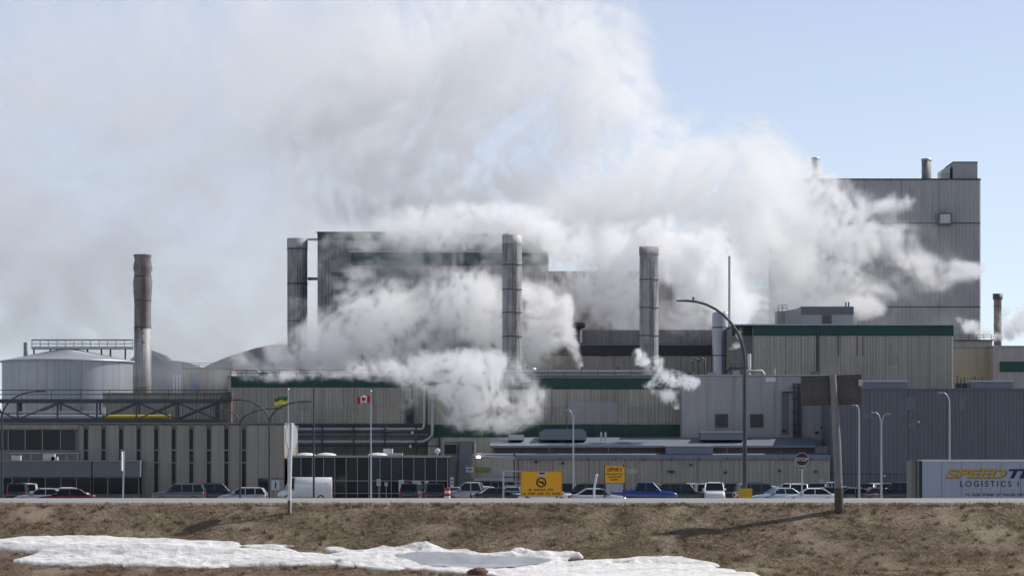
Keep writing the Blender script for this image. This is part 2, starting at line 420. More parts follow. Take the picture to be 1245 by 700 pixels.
# matted dead grass
def blades(n, x0, x1, d0, d1, hmin, hmax, seed):
    r = np.random.default_rng(seed)
    bx_, bd = r.uniform(x0, x1, n), r.uniform(d0, d1, n)
    q = fbm2(bx_, bd, .9, 4, 41)
    keepn = r.random(n) < np.clip((q - .30) * 4, .12, 1)
    bx_, bd, q = bx_[keepn], bd[keepn], q[keepn]
    pz = gz(bd) + relief(bx_, bd) * np.clip((96 - bd) / 1.5, 0, 1) - .03
    i = np.clip(((bx_ - sx[0]) / .045).astype(int), 0, len(sx) - 1); j = np.clip(((bd - sy[0]) / .025).astype(int), 0, len(sy) - 1)
    cover = (sm[i, j] > .45) & (bd < 94.4) & (bx_ < 9.4)
    cover |= ice[i, j]
    bx_, bd, pz, q = bx_[~cover], bd[~cover], pz[~cover], q[~cover]
    n = len(bx_)
    h = r.uniform(hmin, hmax, n) * (.5 + q); a = r.uniform(0, 2 * math.pi, n)
    lean = r.uniform(1.2, 4.5, n); la = np.where(r.random(n) < .7, r.normal(3.4, .6, n), r.normal(0, .8, n))
    w = r.uniform(.004, .011, n)
    p0 = np.stack([bx_ - np.cos(a) * w, bd - np.sin(a) * w, pz], -1); p1 = np.stack([bx_ + np.cos(a) * w, bd + np.sin(a) * w, pz], -1)
    tip = np.stack([bx_ + np.cos(la) * h * lean, bd + np.sin(la) * h * lean, pz + h], -1)
    v = np.stack([p0, p1, tip], 1).reshape(-1, 3).astype(np.float32)
    me = bpy.data.meshes.new('dead_grass')
    me.vertices.add(len(v)); me.vertices.foreach_set('co', v.ravel())
    me.loops.add(3 * n); me.loops.foreach_set('vertex_index', np.arange(3 * n, dtype=np.int32))
    me.polygons.add(n); me.polygons.foreach_set('loop_start', np.arange(0, 3 * n, 3, dtype=np.int32))
    pal = np.array([(.42, .345, .265), (.37, .295, .23), (.31, .245, .19), (.30, .265, .175), (.48, .40, .30), (.22, .165, .125), (.25, .245, .14)])
    big = fbm2(bx_, bd, .28, 3, 45)
    idx = np.clip(r.normal(1.6 + (big - .5) * 7, 1.2, n).round().astype(int), 0, len(pal) - 1)
    cl = .70 + .65 * fbm2(bx_, bd * 1.6, 4.5, 3, 47, .75)[:, None] + .35 * (fbm2(bx_ * .5, bd, .7, 3, 49)[:, None] - .5)
    c = np.clip(pal[idx] * r.uniform(.72, 1.25, (n, 1)) * cl * (1.0, .94, .85), 0, .62)
    ca = me.color_attributes.new('tint', 'FLOAT_COLOR', 'POINT')
    ca.data.foreach_set('color', np.repeat(np.concatenate([c, np.ones((n, 1))], 1), 3, axis=0).astype(np.float32).ravel())
    me.update(calc_edges=True)
    return me
gm = bpy.data.materials.new('dead_grass_blades'); gm.use_nodes = True
nt = gm.node_tree; b = nt.nodes['Principled BSDF']; b.inputs['Roughness'].default_value = .9; b.inputs['Specular IOR Level'].default_value = .1
at = node(nt, 'ShaderNodeAttribute', attribute_name='tint'); lk(nt, at.outputs['Color'], b.inputs['Base Color'])
tag(link('dead_grass', blades(420000, -17.5, 17.5, 89.2, 95.9, .018, .06, 5), gm), 'short matted brown dead grass covering the roadside slope', 'grass', kind='stuff')

# taller weed tufts, loose gravel along the road edge, one clod by the snow
def tri_mesh(name, v, c):
    n = len(v) // 3
    me = bpy.data.meshes.new(name)
    me.vertices.add(len(v)); me.vertices.foreach_set('co', v.astype(np.float32).ravel())
    me.loops.add(3 * n); me.loops.foreach_set('vertex_index', np.arange(3 * n, dtype=np.int32))
    me.polygons.add(n); me.polygons.foreach_set('loop_start', np.arange(0, 3 * n, 3, dtype=np.int32))
    ca = me.color_attributes.new('tint', 'FLOAT_COLOR', 'POINT')
    ca.data.foreach_set('color', np.repeat(np.concatenate([c, np.ones((n, 1))], 1), 3, axis=0).astype(np.float32).ravel())
    me.update(calc_edges=True)
    return me
def tufts(n, per, seed):
    r = np.random.default_rng(seed)
    tx = r.uniform(-17, 17, n); td = np.where(r.random(n) < .35, r.uniform(94.9, 96.0, n), r.uniform(89.6, 95.2, n))
    i = np.clip(((tx - sx[0]) / .045).astype(int), 0, len(sx) - 1); j = np.clip(((td - sy[0]) / .025).astype(int), 0, len(sy) - 1)
    ok = ~(((sm[i, j] > .6) | ice[i, j]) & (tx < 9.4) & (td < 94.4)); tx, td = tx[ok], td[ok]; n = len(tx)
    bx_ = np.repeat(tx, per) + r.normal(0, .05, n * per); bd = np.repeat(td, per) + r.normal(0, .04, n * per)
    hh = np.repeat(r.uniform(.05, .17, n), per) * r.uniform(.5, 1.1, n * per)
    pz = gz(bd) + relief(bx_, bd) * np.clip((96 - bd) / 1.5, 0, 1) - .02
    w = .008; a = r.uniform(0, 6.28, n * per); lx = r.normal(-.35, .7, n * per) * hh; ly = r.normal(-.2, .5, n * per) * hh
    v = np.stack([np.stack([bx_ - w * np.cos(a), bd - w * np.sin(a), pz], -1), np.stack([bx_ + w * np.cos(a), bd + w * np.sin(a), pz], -1), np.stack([bx_ + lx, bd + ly, pz + hh], -1)], 1).reshape(-1, 3)
    tint = np.repeat(np.array([(.16, .115, .075), (.34, .27, .19), (.22, .165, .11), (.12, .085, .06), (.20, .19, .10)])[r.integers(0, 5, n)], per, axis=0) * r.uniform(.7, 1.3, (n * per, 1))
    return tri_mesh('weed_tufts', v, tint)
tag(link('weed_tufts', tufts(1300, 20, 8), gm), 'scattered darker weed tufts on the roadside slope', 'grass', kind='stuff')
def gravel(n, seed):
    r = np.random.default_rng(seed)
    gx_ = r.uniform(-17, 17, n); gd_ = 95.3 + np.abs(r.normal(0, .8, n)); gd_ = np.minimum(gd_, 98.2)
    zz_ = np.interp(gd_, [95.3, 97.6, 98.2], [-.05, .036, .045]); s_ = r.uniform(.012, .05, n)
    T = np.array([(1, 0, -.4), (-.5, .87, -.4), (-.5, -.87, -.4), (0, 0, .8)])
    a = r.uniform(0, 6.28, n); ca_, sa_ = np.cos(a), np.sin(a)
    P_ = T[None] * s_[:, None, None]; P_ = np.stack([P_[..., 0] * ca_[:, None] - P_[..., 1] * sa_[:, None], P_[..., 0] * sa_[:, None] + P_[..., 1] * ca_[:, None], P_[..., 2]], -1) + np.stack([gx_, gd_, zz_], -1)[:, None]
    v = P_[:, [0, 1, 3, 1, 2, 3, 2, 0, 3]].reshape(-1, 3)
    c = np.repeat(r.uniform(.6, 1.4, (n, 1)) * np.array([[.24, .21, .175]]), 3, axis=0)
    return tri_mesh('loose_gravel', v, c)
tag(link('loose_gravel', gravel(9000, 9), gm), 'loose gravel spilt along the road edge', 'gravel', kind='stuff')
d = 90.55
q = MB(); rr = random.Random(4); nb = 12
prof = [(.03, .14), (.13, .12), (.19, .05), (.17, -.08)]
q.lathe([(a_, b_) for a_, b_ in prof[::-1]], (0, 0), nb)
q.v = [(X(581, d) + x * (1.25 + .3 * rr.random()), d + y * (.8 + .3 * rr.random()), float(gz(np.array(d))) + .02 + z * (.85 + .35 * rr.random())) for x, y, z in q.v]
tag(q.build('earth_clod', mat('brown_clod', (.13, .075, .05), .95, 0, .4, 9, bump=.6, bscale=25)), 'small brown clod of earth at the bottom edge of the snow', 'clod')

# ------------------------------------------------------------------ building helpers (shapes given in world coordinates)
def wpos(o):
    p = Vector((0, 0, 0))
    while o is not None: p += o.location; o = o.parent
    return p
def wb(mb, name, m, parent):
    p = wpos(parent)
    mb.v = [(x - p.x, y - p.y, z - p.z) for x, y, z in mb.v]
    return mb.build(name, m, parent)
def pbox(name, m, parent, a, b_, t, bt, d, dep, mb=None):
    """box whose front spans photo columns a..b_ and rows t..bt at distance d, dep metres deep"""
    z0 = LOT - .1 if bt is None else Z(bt, d)
    q = (mb or MB()).box(X(a, d), X(b_, d), d, d + dep, z0, Z(t, d))
    return q if name is None else wb(q, name, m, parent)
def bld(name, label, cat, a, b_, d, group=None):
    return thing(name, label, cat, (X((a + b_) / 2, d), d, LOT), 0, group)
def siding(parent, m, edges, t, bt, d, pitch=.45, dep=.07, name='siding_panel', seam=.05):
    """separate corrugated panels between the photo columns in edges"""
    z0 = LOT - .05 if bt is None else Z(bt, d)
    for a, b_ in zip(edges[:-1], edges[1:]):
        wb(MB().ribs(X(a, d) + seam, X(b_, d) - seam, d - .02, z0, Z(t, d), pitch, dep), name, m, parent)
def railing(parent, a, b_, t, bt, d, y=None, step=2.0, name='railing', m='steel', r=.035):
    y = d if y is None else y
    x0, x1, z0, z1 = X(a, d), X(b_, d), Z(bt, d), Z(t, d)
    q = MB()
    for k in (1.0, .52): q.tube([(x0, y, z0 + (z1 - z0) * k), (x1, y, z0 + (z1 - z0) * k)], r, 5)
    n = max(1, int((x1 - x0) / step))
    for i in range(n + 1):
        x = x0 + (x1 - x0) * i / n
        q.tube([(x, y, z0 - .05), (x, y, z1)], r, 5)
    return wb(q, name, M[m], parent)
def vent(parent, a, b_, t, bt, d, name='louver', m='louver'):
    x0, x1, z0, z1 = X(a, d), X(b_, d), Z(bt, d), Z(t, d)
    f = wb(MB().box(x0, x1, d - .10, d - .02, z0, z1), name, M[m], parent)
    q = MB(); n = 7
    for i in range(n):
        z = z0 + (z1 - z0) * (i + .5) / n
        q.hexa([(x0 + .05, d - .22, z - .09), (x1 - .05, d - .22, z - .09), (x1 - .05, d - .105, z + .02), (x0 + .05, d - .105, z + .02)],
               [(x0 + .05, d - .22, z - .06), (x1 - .05, d - .22, z - .06), (x1 - .05, d - .105, z + .05), (x0 + .05, d - .105, z + .05)])
    wb(q, 'blade', M[m], f)
    return f

# ------------------------------------------------------------------ office with slot windows (far left)
D = 385
of = bld('office_building', 'low tan concrete office block with tall narrow slot windows', 'building', 0, 346, D)
pbox('wall', M['precast'], of, -60, 346, 515, None, D + .45, 24)
pbox('roof', M['rooftar'], of, -60.5, 346.5, 513.5, 515.0, D + .1, 24.6)
slots = [105 + 21.33 * i for i in range(10)]
edges = [97.5] + slots + [318]
for i, c in enumerate(slots):
    a = slots[i - 1] + 3.2 if i else 96.5
    pbox('panel', M['precast'], of, a, c - 3.2, 517, None, D, .42)
pbox('panel', M['precast'], of, slots[-1] + 3.2, 313.5, 517, None, D, .42)
pbox('panel', M['precast'], of, 314, 345.5, 517, 581, D, .42)
pbox('panel', M['precast'], of, -60, 96, 548.8, None, D, .42)
pbox('panel', M['precast'], of, -60, 96, 516, 521.4, D, .42)
for c in slots:
    w = empty('window', (X(c, D), D, Z(598, D))); w.parent = of; w.location -= of.location
    for (t, b2) in ((521.5, 546.2), (547.6, 561.5), (562.6, 598)):
        pbox('pane', M['glass'], w, c - 2.6, c + 1.9, t, b2, D + .36, .04)
    f = MB()
    for (a, b2, t, b3) in ((c - 3.1, c - 2.6, 520.5, 599), (c + 1.9, c + 2.9, 520.5, 599), (c - 2.6, c + 1.9, 546.2, 547.6), (c - 2.6, c + 1.9, 561.5, 562.6)):
        pbox(None, None, None, a, b2, t, b3, D + .28, .14, f)
    wb(f, 'frame', M['alu'], w)
def strip_windows(parent, cols, t, bt, d, glass='glass', off=0.02, fr=.5, name='window'):
    """a row of windows, each with a frame and a pane"""
    for a, b2 in zip(cols[:-1], cols[1:]):
        w = empty(name, (X((a + b2) / 2, d), d, Z(bt, d))); w.parent = parent; w.location -= wpos(parent)
        pbox('pane', M[glass], w, a + fr, b2 - fr, t + fr, bt - fr, d - off + .03, .05)
        f = MB()
        for q in ((a + .06, a + fr, t, bt), (b2 - fr, b2 - .06, t, bt), (a + fr, b2 - fr, t, t + fr), (a + fr, b2 - fr, bt - fr, bt)):
            pbox(None, None, None, *q, d - off - .05, .12, f)
        wb(f, 'frame', M['alu'], w)
strip_windows(of, [-53, -31, -11, 10, 30.5, 51.5, 73.5, 92.5], 521.7, 547.3, D + .4, 'glassb')
# grey entrance canopies with shop-front glazing
for (a, b2, cols) in ((-60, 111, [-58, -38, -20, 0, 15, 35, 55, 74, 93, 110.5]), (112.4, 170, [113, 131, 150, 169])):
    pbox('fascia', M['greypanel'], of, a, b2, 560.5, 579.5, D - 3.2, 3.1)
    pbox('canopy_roof', M['alu'], of, a - .4, b2 + .4, 559.3, 560.4, D - 3.3, 3.25)
    strip_windows(of, cols, 580, 601, D - 2.9, 'glass', fr=.42)
    pbox('plinth', M['greypanel'], of, a, b2, 601.5, None, D - 2.8, 2.7)
# narrow ledge with pipes above the canopy
q = MB(); q.tube([(X(12, D), D - .5, Z(551, D)), (X(97, D), D - .5, Z(551, D))], .10, 8)
for x in (15, 38, 60, 82, 95): q.tube([(X(x, D), D - .5, Z(551, D)), (X(x, D), D - .5, Z(560, D))], .06, 6)
wb(q, 'pipe', M['pipe'], of)
for x, s in ((18, 1.0), (56, 1.3), (66, .7)):
    wb(MB().box(X(x, D), X(x, D) + s, D - 2.6, D - 1.6, Z(559.4, D), Z(559.4, D) + .55 * s), 'roof_unit', M['offwhite'], of)
dr = pbox('door', M['black'], of, 313.5, 327, 583, None, D - .02, .3)
pbox('pane', M['glass'], dr, 314.5, 326, 585, 606, D - .06, .03)
pbox('panel', M['precast'], of, 328, 345.5, 582, None, D, .42)

# ------------------------------------------------------------------ dark glass building
gb = bld('glass_building', 'low dark glass curtain wall building behind the white van', 'building', 357, 546, D)
pbox('wall', M['black'], gb, 350, 546.2, 556, None, D + .4, 22)
pbox('roof_edge', M['alu'], gb, 349, 546.8, 553.2, 555.9, D - .1, 22.8)
cols = [352.2 + 13.72 * i for i in range(15)]
for (t, b2) in ((556.2, 583.6), (584.6, 598.8), (599.8, 611)):
    for a, b3 in zip(cols[:-1], cols[1:]):
        pbox('pane', M['glassb' if t < 570 and a > 440 else 'glass'], gb, a + .45, b3 - .45, t, b2, D + .2, .06)
for c in cols:
    pbox('mullion', M['alu'], gb, c - .38, c + .38, 556, None, D, .35)
for t in (583.7, 598.9):
    pbox('transom', M['alu'], gb, cols[0], cols[-1], t, t + .8, D + .05, .25)
for x in (397, 459, 372):
    wb(MB().lathe([(.01, Z(550, D + 3)), (.55, Z(550.4, D + 3)), (1.0, Z(551.6, D + 3)), (1.15, Z(553.4, D + 3))][::-1], (X(x, D + 3), D + 3), 20), 'skylight_dome', M['white'], gb)
for x0, x1, t in ((466, 477, 545), (478, 489, 550.5)):
    pbox('roof_unit', M['offwhite'], gb, x0, x1, t, 553.6, D + 4, 2)
q = MB().lathe([(.03, .0), (.22, .07), (.33, .2)], (0, 0), 18, cap=False)
q.v = [(X(532, D + 2) + x, D + 2 + z * .8 - .3, Z(548, D + 2) + y) for x, y, z in q.v]
q.tube([(X(532, D + 2), D + 2, Z(553.4, D + 2)), (X(532, D + 2), D + 2, Z(548, D + 2))], .06, 6)
wb(q, 'satellite_dish', M['white'], gb)

# ------------------------------------------------------------------ entrance tower between the glass building and the low ribbed hall
en = bld('entrance_block', 'grey entrance block with a dark window and small canopy', 'building', 547, 628, D + 4)
d2 = D + 4
pbox('wall', M['precast'], en, 547.2, 578, 553, None, d2, 12)
pbox('upper_wall', M['greypanel'], en, 541, 577, 536.5, 552.9, d2 + .3, 10)
w = pbox('window', M['alu'], en, 539.5, 556, 539.2, 552.4, d2 + .1, .18)
pbox('pane', M['glass'], w, 540.3, 555.2, 540, 551.7, d2 + .05, .04)
q = MB(); q.hexa([(X(556, d2), d2 - .6, Z(600, d2)), (X(569, d2), d2 - .6, Z(600, d2)), (X(569, d2), d2 - .05, Z(600, d2)), (X(556, d2), d2 - .05, Z(600, d2))],
                 [(X(559.5, d2), d2 - .6, Z(536, d2)), (X(574, d2), d2 - .6, Z(536, d2)), (X(574, d2), d2 - .05, Z(536, d2)), (X(559.5, d2), d2 - .05, Z(536, d2))])
wb(q, 'sloping_duct', M['greypanel'], en)
pbox('low_wall', M['siding2'], en, 578.2, 628, 557, None, d2 + 1, 9)
pbox('canopy', M['alu'], en, 576, 627, 580.5, 584.3, d2 - 2, 2.9)
strip_windows(en, [579, 588, 597, 606, 616, 626], 585.5, 604, d2 + .96, 'glass', fr=.5, name='shop_window')
sg = pbox('sign_board', M['offwhite'], en, 566.5, 575.5, 567.5, 573.8, d2 - .75, .1)
pbox('arrow_mark', M['ink'], sg, 568, 574, 569.8, 571.2, d2 - .78, .02)
pbox('sign_board', mat('green_yellow_sign', (.20, .19, .03), .6, 0, .2, 3), en, 578.5, 596, 568, 573.5, d2 + .85, .1)

# ------------------------------------------------------------------ low ribbed hall in the middle (roof in two steps)
D3 = 400
lo = bld('low_ribbed_hall', 'long low brown-grey ribbed hall with stepped blue-grey roof', 'building', 580, 1010, D3)
E1 = [580, 628, 672, 716, 760, 804, 848, 892, 936, 974, 1009.5]
pbox('wall', M['siding2'], lo, 580, 1009.5, 558, None, D3 + .05, 5.8)
siding(lo, M['siding2'], E1, 557.5, None, D3, .5, .08)
def slope(name, m, parent, a, b_, t, bt, d0, d1):
    z0, z1 = Z(bt, d0), Z(t, d1)
    q = MB().hexa([(X(a, d0), d0 - .3, z0 - .25), (X(b_, d0), d0 - .3, z0 - .25), (X(b_, d0), d1, z1 - .25), (X(a, d0), d1, z1 - .25)],
                  [(X(a, d0), d0 - .3, z0), (X(b_, d0), d0 - .3, z0), (X(b_, d0), d1, z1), (X(a, d0), d1, z1)])
    return wb(q, name, m, parent)
slope('lower_roof', M['roofblue'], lo, 579, 1010, 550.2, 556, D3, D3 + 5.8)
pbox('fascia', M['roofblue'], lo, 579.4, 1009.6, 552.5, 557.3, D3 - .42, .1)
pbox('upper_wall', M['siding2'], lo, 598, 1009, 541.8, 551, D3 + 6, 6)
siding(lo, M['rust'], [600, 668, 740, 812, 884, 950, 991], 542, 550.4, D3 + 6, .4, .05, 'cladding_panel')
slope('upper_roof', M['roofblue'], lo, 596, 992, 531.5, 541.5, D3 + 5.6, D3 + 13)
for i in range(12):
    xx = 612 + 34 * i
    pbox('gutter_bracket', M['steel'], lo, xx, xx + 1.2, 556.4, 558.6, D3 - .6, .2)
pbox('roof_monitor', M['roofblue'], lo, 810, 867, 542.5, 551.8, D3 + 1.8, 3.2)
pbox('monitor_cap', M['offwhite'], lo, 809, 868, 541.2, 542.6, D3 + 1.6, 3.6)
pbox('roof_monitor', M['roofblue'], lo, 852, 905, 525.5, 534.5, D3 + 8, 3.4)
pbox('monitor_cap', M['pipe'], lo, 850.5, 906, 524, 525.5, D3 + 7.8, 3.8)
q = MB(); e0, e1 = D3 + 8, D3 + 12.5
q.prism([(X(656, e0), Z(534.5, e0)), (X(713, e0), Z(534.5, e0)), (X(713, e0), Z(525, e0)), (X(708, e0), Z(521, e0)), (X(662, e0), Z(521.5, e0)), (X(656, e0), Z(525, e0))], e0, e1)
wb(q, 'roof_monitor', M['roofblue'], lo)
for x in (731, 736): wb(MB().tube([(X(x, D3 + 7), D3 + 7, Z(536, D3 + 7)), (X(x, D3 + 7), D3 + 7, Z(525, D3 + 7))], .12, 8), 'vent_pipe', M['offwhite'], lo)
pbox('roof_unit', M['offwhite'], lo, 618, 637, 528, 534.5, D3 + 8, 2.5)
for x, y in ((592, 564.5), (652, 561.5), (684, 563), (817, 573), (840, 565), (882, 574), (948, 572), (992, 573)):
    f = pbox('wall_lamp', M['black'], lo, x - 1.6, x + 1.6, y - 1.4, y + 1.2, D3 - .4, .28)
wl = pbox('wall_fan', M['black'], lo, 812, 820, 571.5, 574.5, D3 - .3, .2)

# ------------------------------------------------------------------ front mill hall (green bands), centre
D4 = 418
fm = bld('green_band_mill_hall', 'long ribbed mill hall with dark green bands above and below its wall', 'building', 520, 828, D4)
pbox('wall', M['siding'], fm, 520, 828, 458, None, D4 + .05, 26)
pbox('green_band', M['green'], fm, 521, 828, 459.5, 473, D4 - .1, .14)
for t_, b_ in ((473.2, 494.3), (494.8, 515.4)): siding(fm, M['siding'], [521, 562, 604, 641, 671, 718, 764, 796, 827.6], t_, b_, D4, .42, .09)
pbox('patch_panel', M['concrete'], fm, 690, 751, 488.5, 515, D4 - .14, .04)
for a, b2 in zip([520, 553, 586, 620, 655, 690, 725, 760, 795], [553, 586, 620, 655, 690, 725, 760, 795, 828]):
    pbox('green_panel', M['green'], fm, a + .3, b2 - .3, 516, 531, D4 - .05, .08)
pbox('roof', M['rooftar'], fm, 519.5, 828.4, 456.8, 458, D4 - .2, 26.4)
railing(fm, 545, 828, 449.5, 457, D4 + .2)
q = MB()
for t, r_ in ((451, .16), (455, .2)): q.tube([(X(575, D4), D4 + 1.2, Z(t, D4)), (X(826, D4), D4 + 1.2, Z(t, D4))], r_, 8)
wb(q, 'roof_pipe', M['pipe'], fm)
for x in (583, 584.8, 641, 708, 752): wb(MB().tube([(X(x, D4), D4 + 2, Z(457, D4)), (X(x, D4), D4 + 2, Z(432 if x < 600 else 445, D4))], .13, 6), 'vent_pipe', M['steel'], fm)
pbox('roof_unit', M['offwhite'], fm, 588, 606, 448.5, 456.8, D4 + 3, 2)

def roof_clutter(parent, a, b_, base, dd, n, seed, hmax=12):
    r = random.Random(seed)
    for i in range(n):
        x = a + (b_ - a) * (i + r.random() * .8) / n; k = r.randint(0, 3); h = r.uniform(3, hmax); y = dd + r.uniform(1.5, 5)
        if k == 0: wb(MB().tube([(X(x, y), y, Z(base + 1, y)), (X(x, y), y, Z(base - h, y))], r.uniform(.07, .16), 6), 'vent_pipe', M[r.choice(['steel', 'galv', 'rust'])], parent)
        elif k == 1: pbox('roof_unit', M[r.choice(['greypanel', 'louver', 'galv', 'siding2'])], parent, x, x + r.uniform(6, 14), base - h * .7, base + .6, y, 2.0)
        elif k == 2:
            q = MB(); q.tube([(X(x, y), y, Z(base + 1, y)), (X(x, y), y, Z(base - h * .8, y)), (X(x + 3, y), y, Z(base - h * .9, y)), (X(x + r.uniform(10, 22), y), y, Z(base - h * .9, y)), (X(x + 24, y), y, Z(base + 1, y))], .13, 7); wb(q, 'roof_pipe', M[r.choice(['pipe', 'steel'])], parent)
        else:
            wb(MB().lathe([(.3, Z(base + 1, y)), (.3, Z(base - h * .5, y)), (.55, Z(base - h * .55, y)), (.5, Z(base - h * .8, y)), (.1, Z(base - h * .9, y))], (X(x, y), y), 12), 'roof_ventilator', M[r.choice(['steel', 'galv'])], parent)
roof_clutter(fm, 530, 815, 457, D4, 16, 3)
# left mill hall with pipe rack
D5 = 420
lm = bld('left_mill_hall', 'pale ribbed mill hall behind the flagpoles with pipes along its foot', 'building', 277, 520, D5)
pbox('wall', M['siding'], lm, 277, 519.5, 458, None, D5 + .05, 26)
pbox('green_band', M['green'], lm, 281, 519, 458.5, 470.8, D5 - .1, .14)
for t_, b_ in ((471, 496), (496.5, 515)): siding(lm, M['siding'], [277.5, 312, 347, 382, 417, 452, 487, 519], t_, b_, D5, .42, .09)
pbox('lower_wall', M['precast'], lm, 345, 519, 515.4, None, D5 - .6, .5)
pbox('dark_ledge', M['steel'], lm, 277, 521, 514.5, 517, D5 - 1.2, 1.1)
pbox('roof', M['rooftar'], lm, 276.5, 520, 456.8, 458, D5 - .2, 26.4)
railing(lm, 280, 519, 450, 457, D5 + .2)
q = MB(); dp = D5 - 2
q.tube([(X(347, dp), dp, Z(521.5, dp)), (X(512, dp), dp, Z(521.5, dp)), (X(514.5, dp), dp, Z(520.5, dp)), (X(515.7, dp), dp, Z(517, dp)), (X(515.7, dp), dp, Z(470, dp))], .21, 10)
wb(q, 'pipe', M['pipe'], lm)
q = MB(); q.tube([(X(350, dp), dp - .2, Z(537, dp)), (X(514, dp), dp - .2, Z(537, dp)), (X(522, dp), dp - .2, Z(533, dp)), (X(526, dp), dp - .2, Z(528, dp)), (X(526, dp), dp - .2, Z(482, dp)), (X(530, dp), dp - .2, Z(476, dp)), (X(538, dp), dp - .2, Z(475, dp))], .25, 10)
wb(q, 'pipe', M['pipe'], lm)
q = MB(); q.tube([(X(345, dp), dp + .4, Z(528, dp)), (X(533, dp), dp + .4, Z(528, dp))], .12, 8)
wb(q, 'pipe', M['pipe'], lm)
q = MB()
for x in (352, 392, 430, 468, 506, 534): q.box(X(x, dp) - .1, X(x, dp) + .1, dp - .6, dp + .6, LOT - .05, Z(517.5, dp))
for t in (524.5, 541): q.box(X(347, dp), X(536, dp), dp - .1, dp + .1, Z(t + 1.2, dp), Z(t, dp))
wb(q, 'pipe_rack', M['steel'], lm)
wb(MB().tube([(X(501.5, D5), D5 - .3, Z(516, D5)), (X(501.5, D5), D5 - .3, Z(466, D5))], .17, 8), 'downpipe', M['steel'], lm)
pbox('door', M['louver'], lm, 493, 500, 487, 516, D5 - .16, .1)
pbox('junction_box', M['black'], lm, 495, 499, 504, 511, D5 - .45, .25)
for x, t in ((500, 524), (497.5, 540.5)):
    pbox('wall_light', M['white'], lm, x, x + 2.6, t, t + 3.4, dp - .9, .3)

roof_clutter(lm, 285, 505, 457, D5, 12, 5, 9)
# ------------------------------------------------------------------ ribbed wall behind the truss bridge and the bridge itself
rw = bld('bridge_backing_hall', 'grey ribbed hall behind the steel truss bridge', 'building', 125, 277, D5 + 6)
pbox('wall', M['siding2'], rw, 125, 277, 478.5, None, D5 + 6.05, 14)
siding(rw, M['siding2'], [125.5, 163, 201, 239, 276.5], 479, 515, D5 + 6, .42, .08)
pbox('roof', M['rooftar'], rw, 124.5, 277.4, 477.4, 478.5, D5 + 5.8, 14.4)
DB = 402
tb = bld('truss_bridge', 'long dark steel truss bridge carrying pipes above the office roof', 'bridge', 0, 282, DB)
def beam(p0, p1, w, parent, name='brace', m='steel', y=0.0):
    q = MB(); a = Vector((X(p0[0], DB), DB + y, Z(p0[1], DB))); c = Vector((X(p1[0], DB), DB + y, Z(p1[1], DB)))
    t = (c - a).normalized(); n = Vector((-t.z, 0, t.x)) * w / 2
    q.hexa([a - n + Vector((0, -.09, 0)), a + n + Vector((0, -.09, 0)), a + n + Vector((0, .09, 0)), a - n + Vector((0, .09, 0))],
           [c - n + Vector((0, -.09, 0)), c + n + Vector((0, -.09, 0)), c + n + Vector((0, .09, 0)), c - n + Vector((0, .09, 0))])
    return wb(q, name, M[m], parent)
nodes = [-75, -27, 21.5, 70, 118, 166, 214, 262.5]
for y in (0, 3.0):
    beam((-80, 487), (275, 487), .42, tb, 'top_chord', y=y); beam((-80, 511), (275, 511), .36, tb, 'bottom_chord', y=y)
    for i, x in enumerate(nodes):
        beam((x, 488.8), (x, 509.3), .22, tb, 'post', y=y)
        if i + 1 < len(nodes):
            x2 = nodes[i + 1]
            beam((x + 1, 489.5), (x2 - 1, 509), .16, tb, y=y + (.1 if y == 0 else -.1)) if i % 2 else beam((x + 1, 509), (x2 - 1, 489.5), .16, tb, y=y + (.1 if y == 0 else -.1))
            if i > 4: beam((x + 1, 509 if i % 2 else 489.5), (x2 - 1, 489.5 if i % 2 else 509), .14, tb, y=y - .12 if y else .22)
railing(tb, -80, 276, 474, 485, DB, DB - .1, 3.2, r=.05)
q = MB(); q.tube([(X(-80, DB), DB + 1.5, Z(507, DB)), (X(122, DB), DB + 1.5, Z(507, DB))], .33, 12); wb(q, 'pipe', M['pipe'], tb)
q = MB(); q.tube([(X(125, DB), DB + 1.4, Z(506.5, DB)), (X(206, DB), DB + 1.4, Z(506.5, DB))], .27, 12); wb(q, 'yellow_pipe', M['yellowpipe'], tb)
q = MB(); q.tube([(X(-80, DB), DB + 2.2, Z(501, DB)), (X(118, DB), DB + 2.2, Z(501, DB))], .16, 10); wb(q, 'pipe', M['pipe'], tb)
pbox('deck', M['steel'], tb, -80, 275, 512.9, 513.8, DB - .1, 3.2)
pbox('pipe_valve', M['offwhite'], tb, 123.5, 128, 494.5, 502.5, DB - .3, .3)
pbox('flange', M['offwhite'], tb, 123.8, 127.5, 513.9, 517.5, DB - .3, .3)
for x in (23, 276): pbox('bridge_leg', M['steel'], tb, x - 2, x + 2, 486, 517 if x < 100 else None, DB + 3.4, .5)
pbox('end_platform', M['steel'], tb, 268, 282, 482, 486, DB - .6, 3.5)
railing(tb, 268, 282, 474, 482, DB, DB - .6, 1.0)
q = MB(); q.box(X(274, DB), X(281, DB), DB + .3, DB + 2, Z(517, DB), Z(476, DB)); wb(q, 'cable_riser', M['rust'], tb)

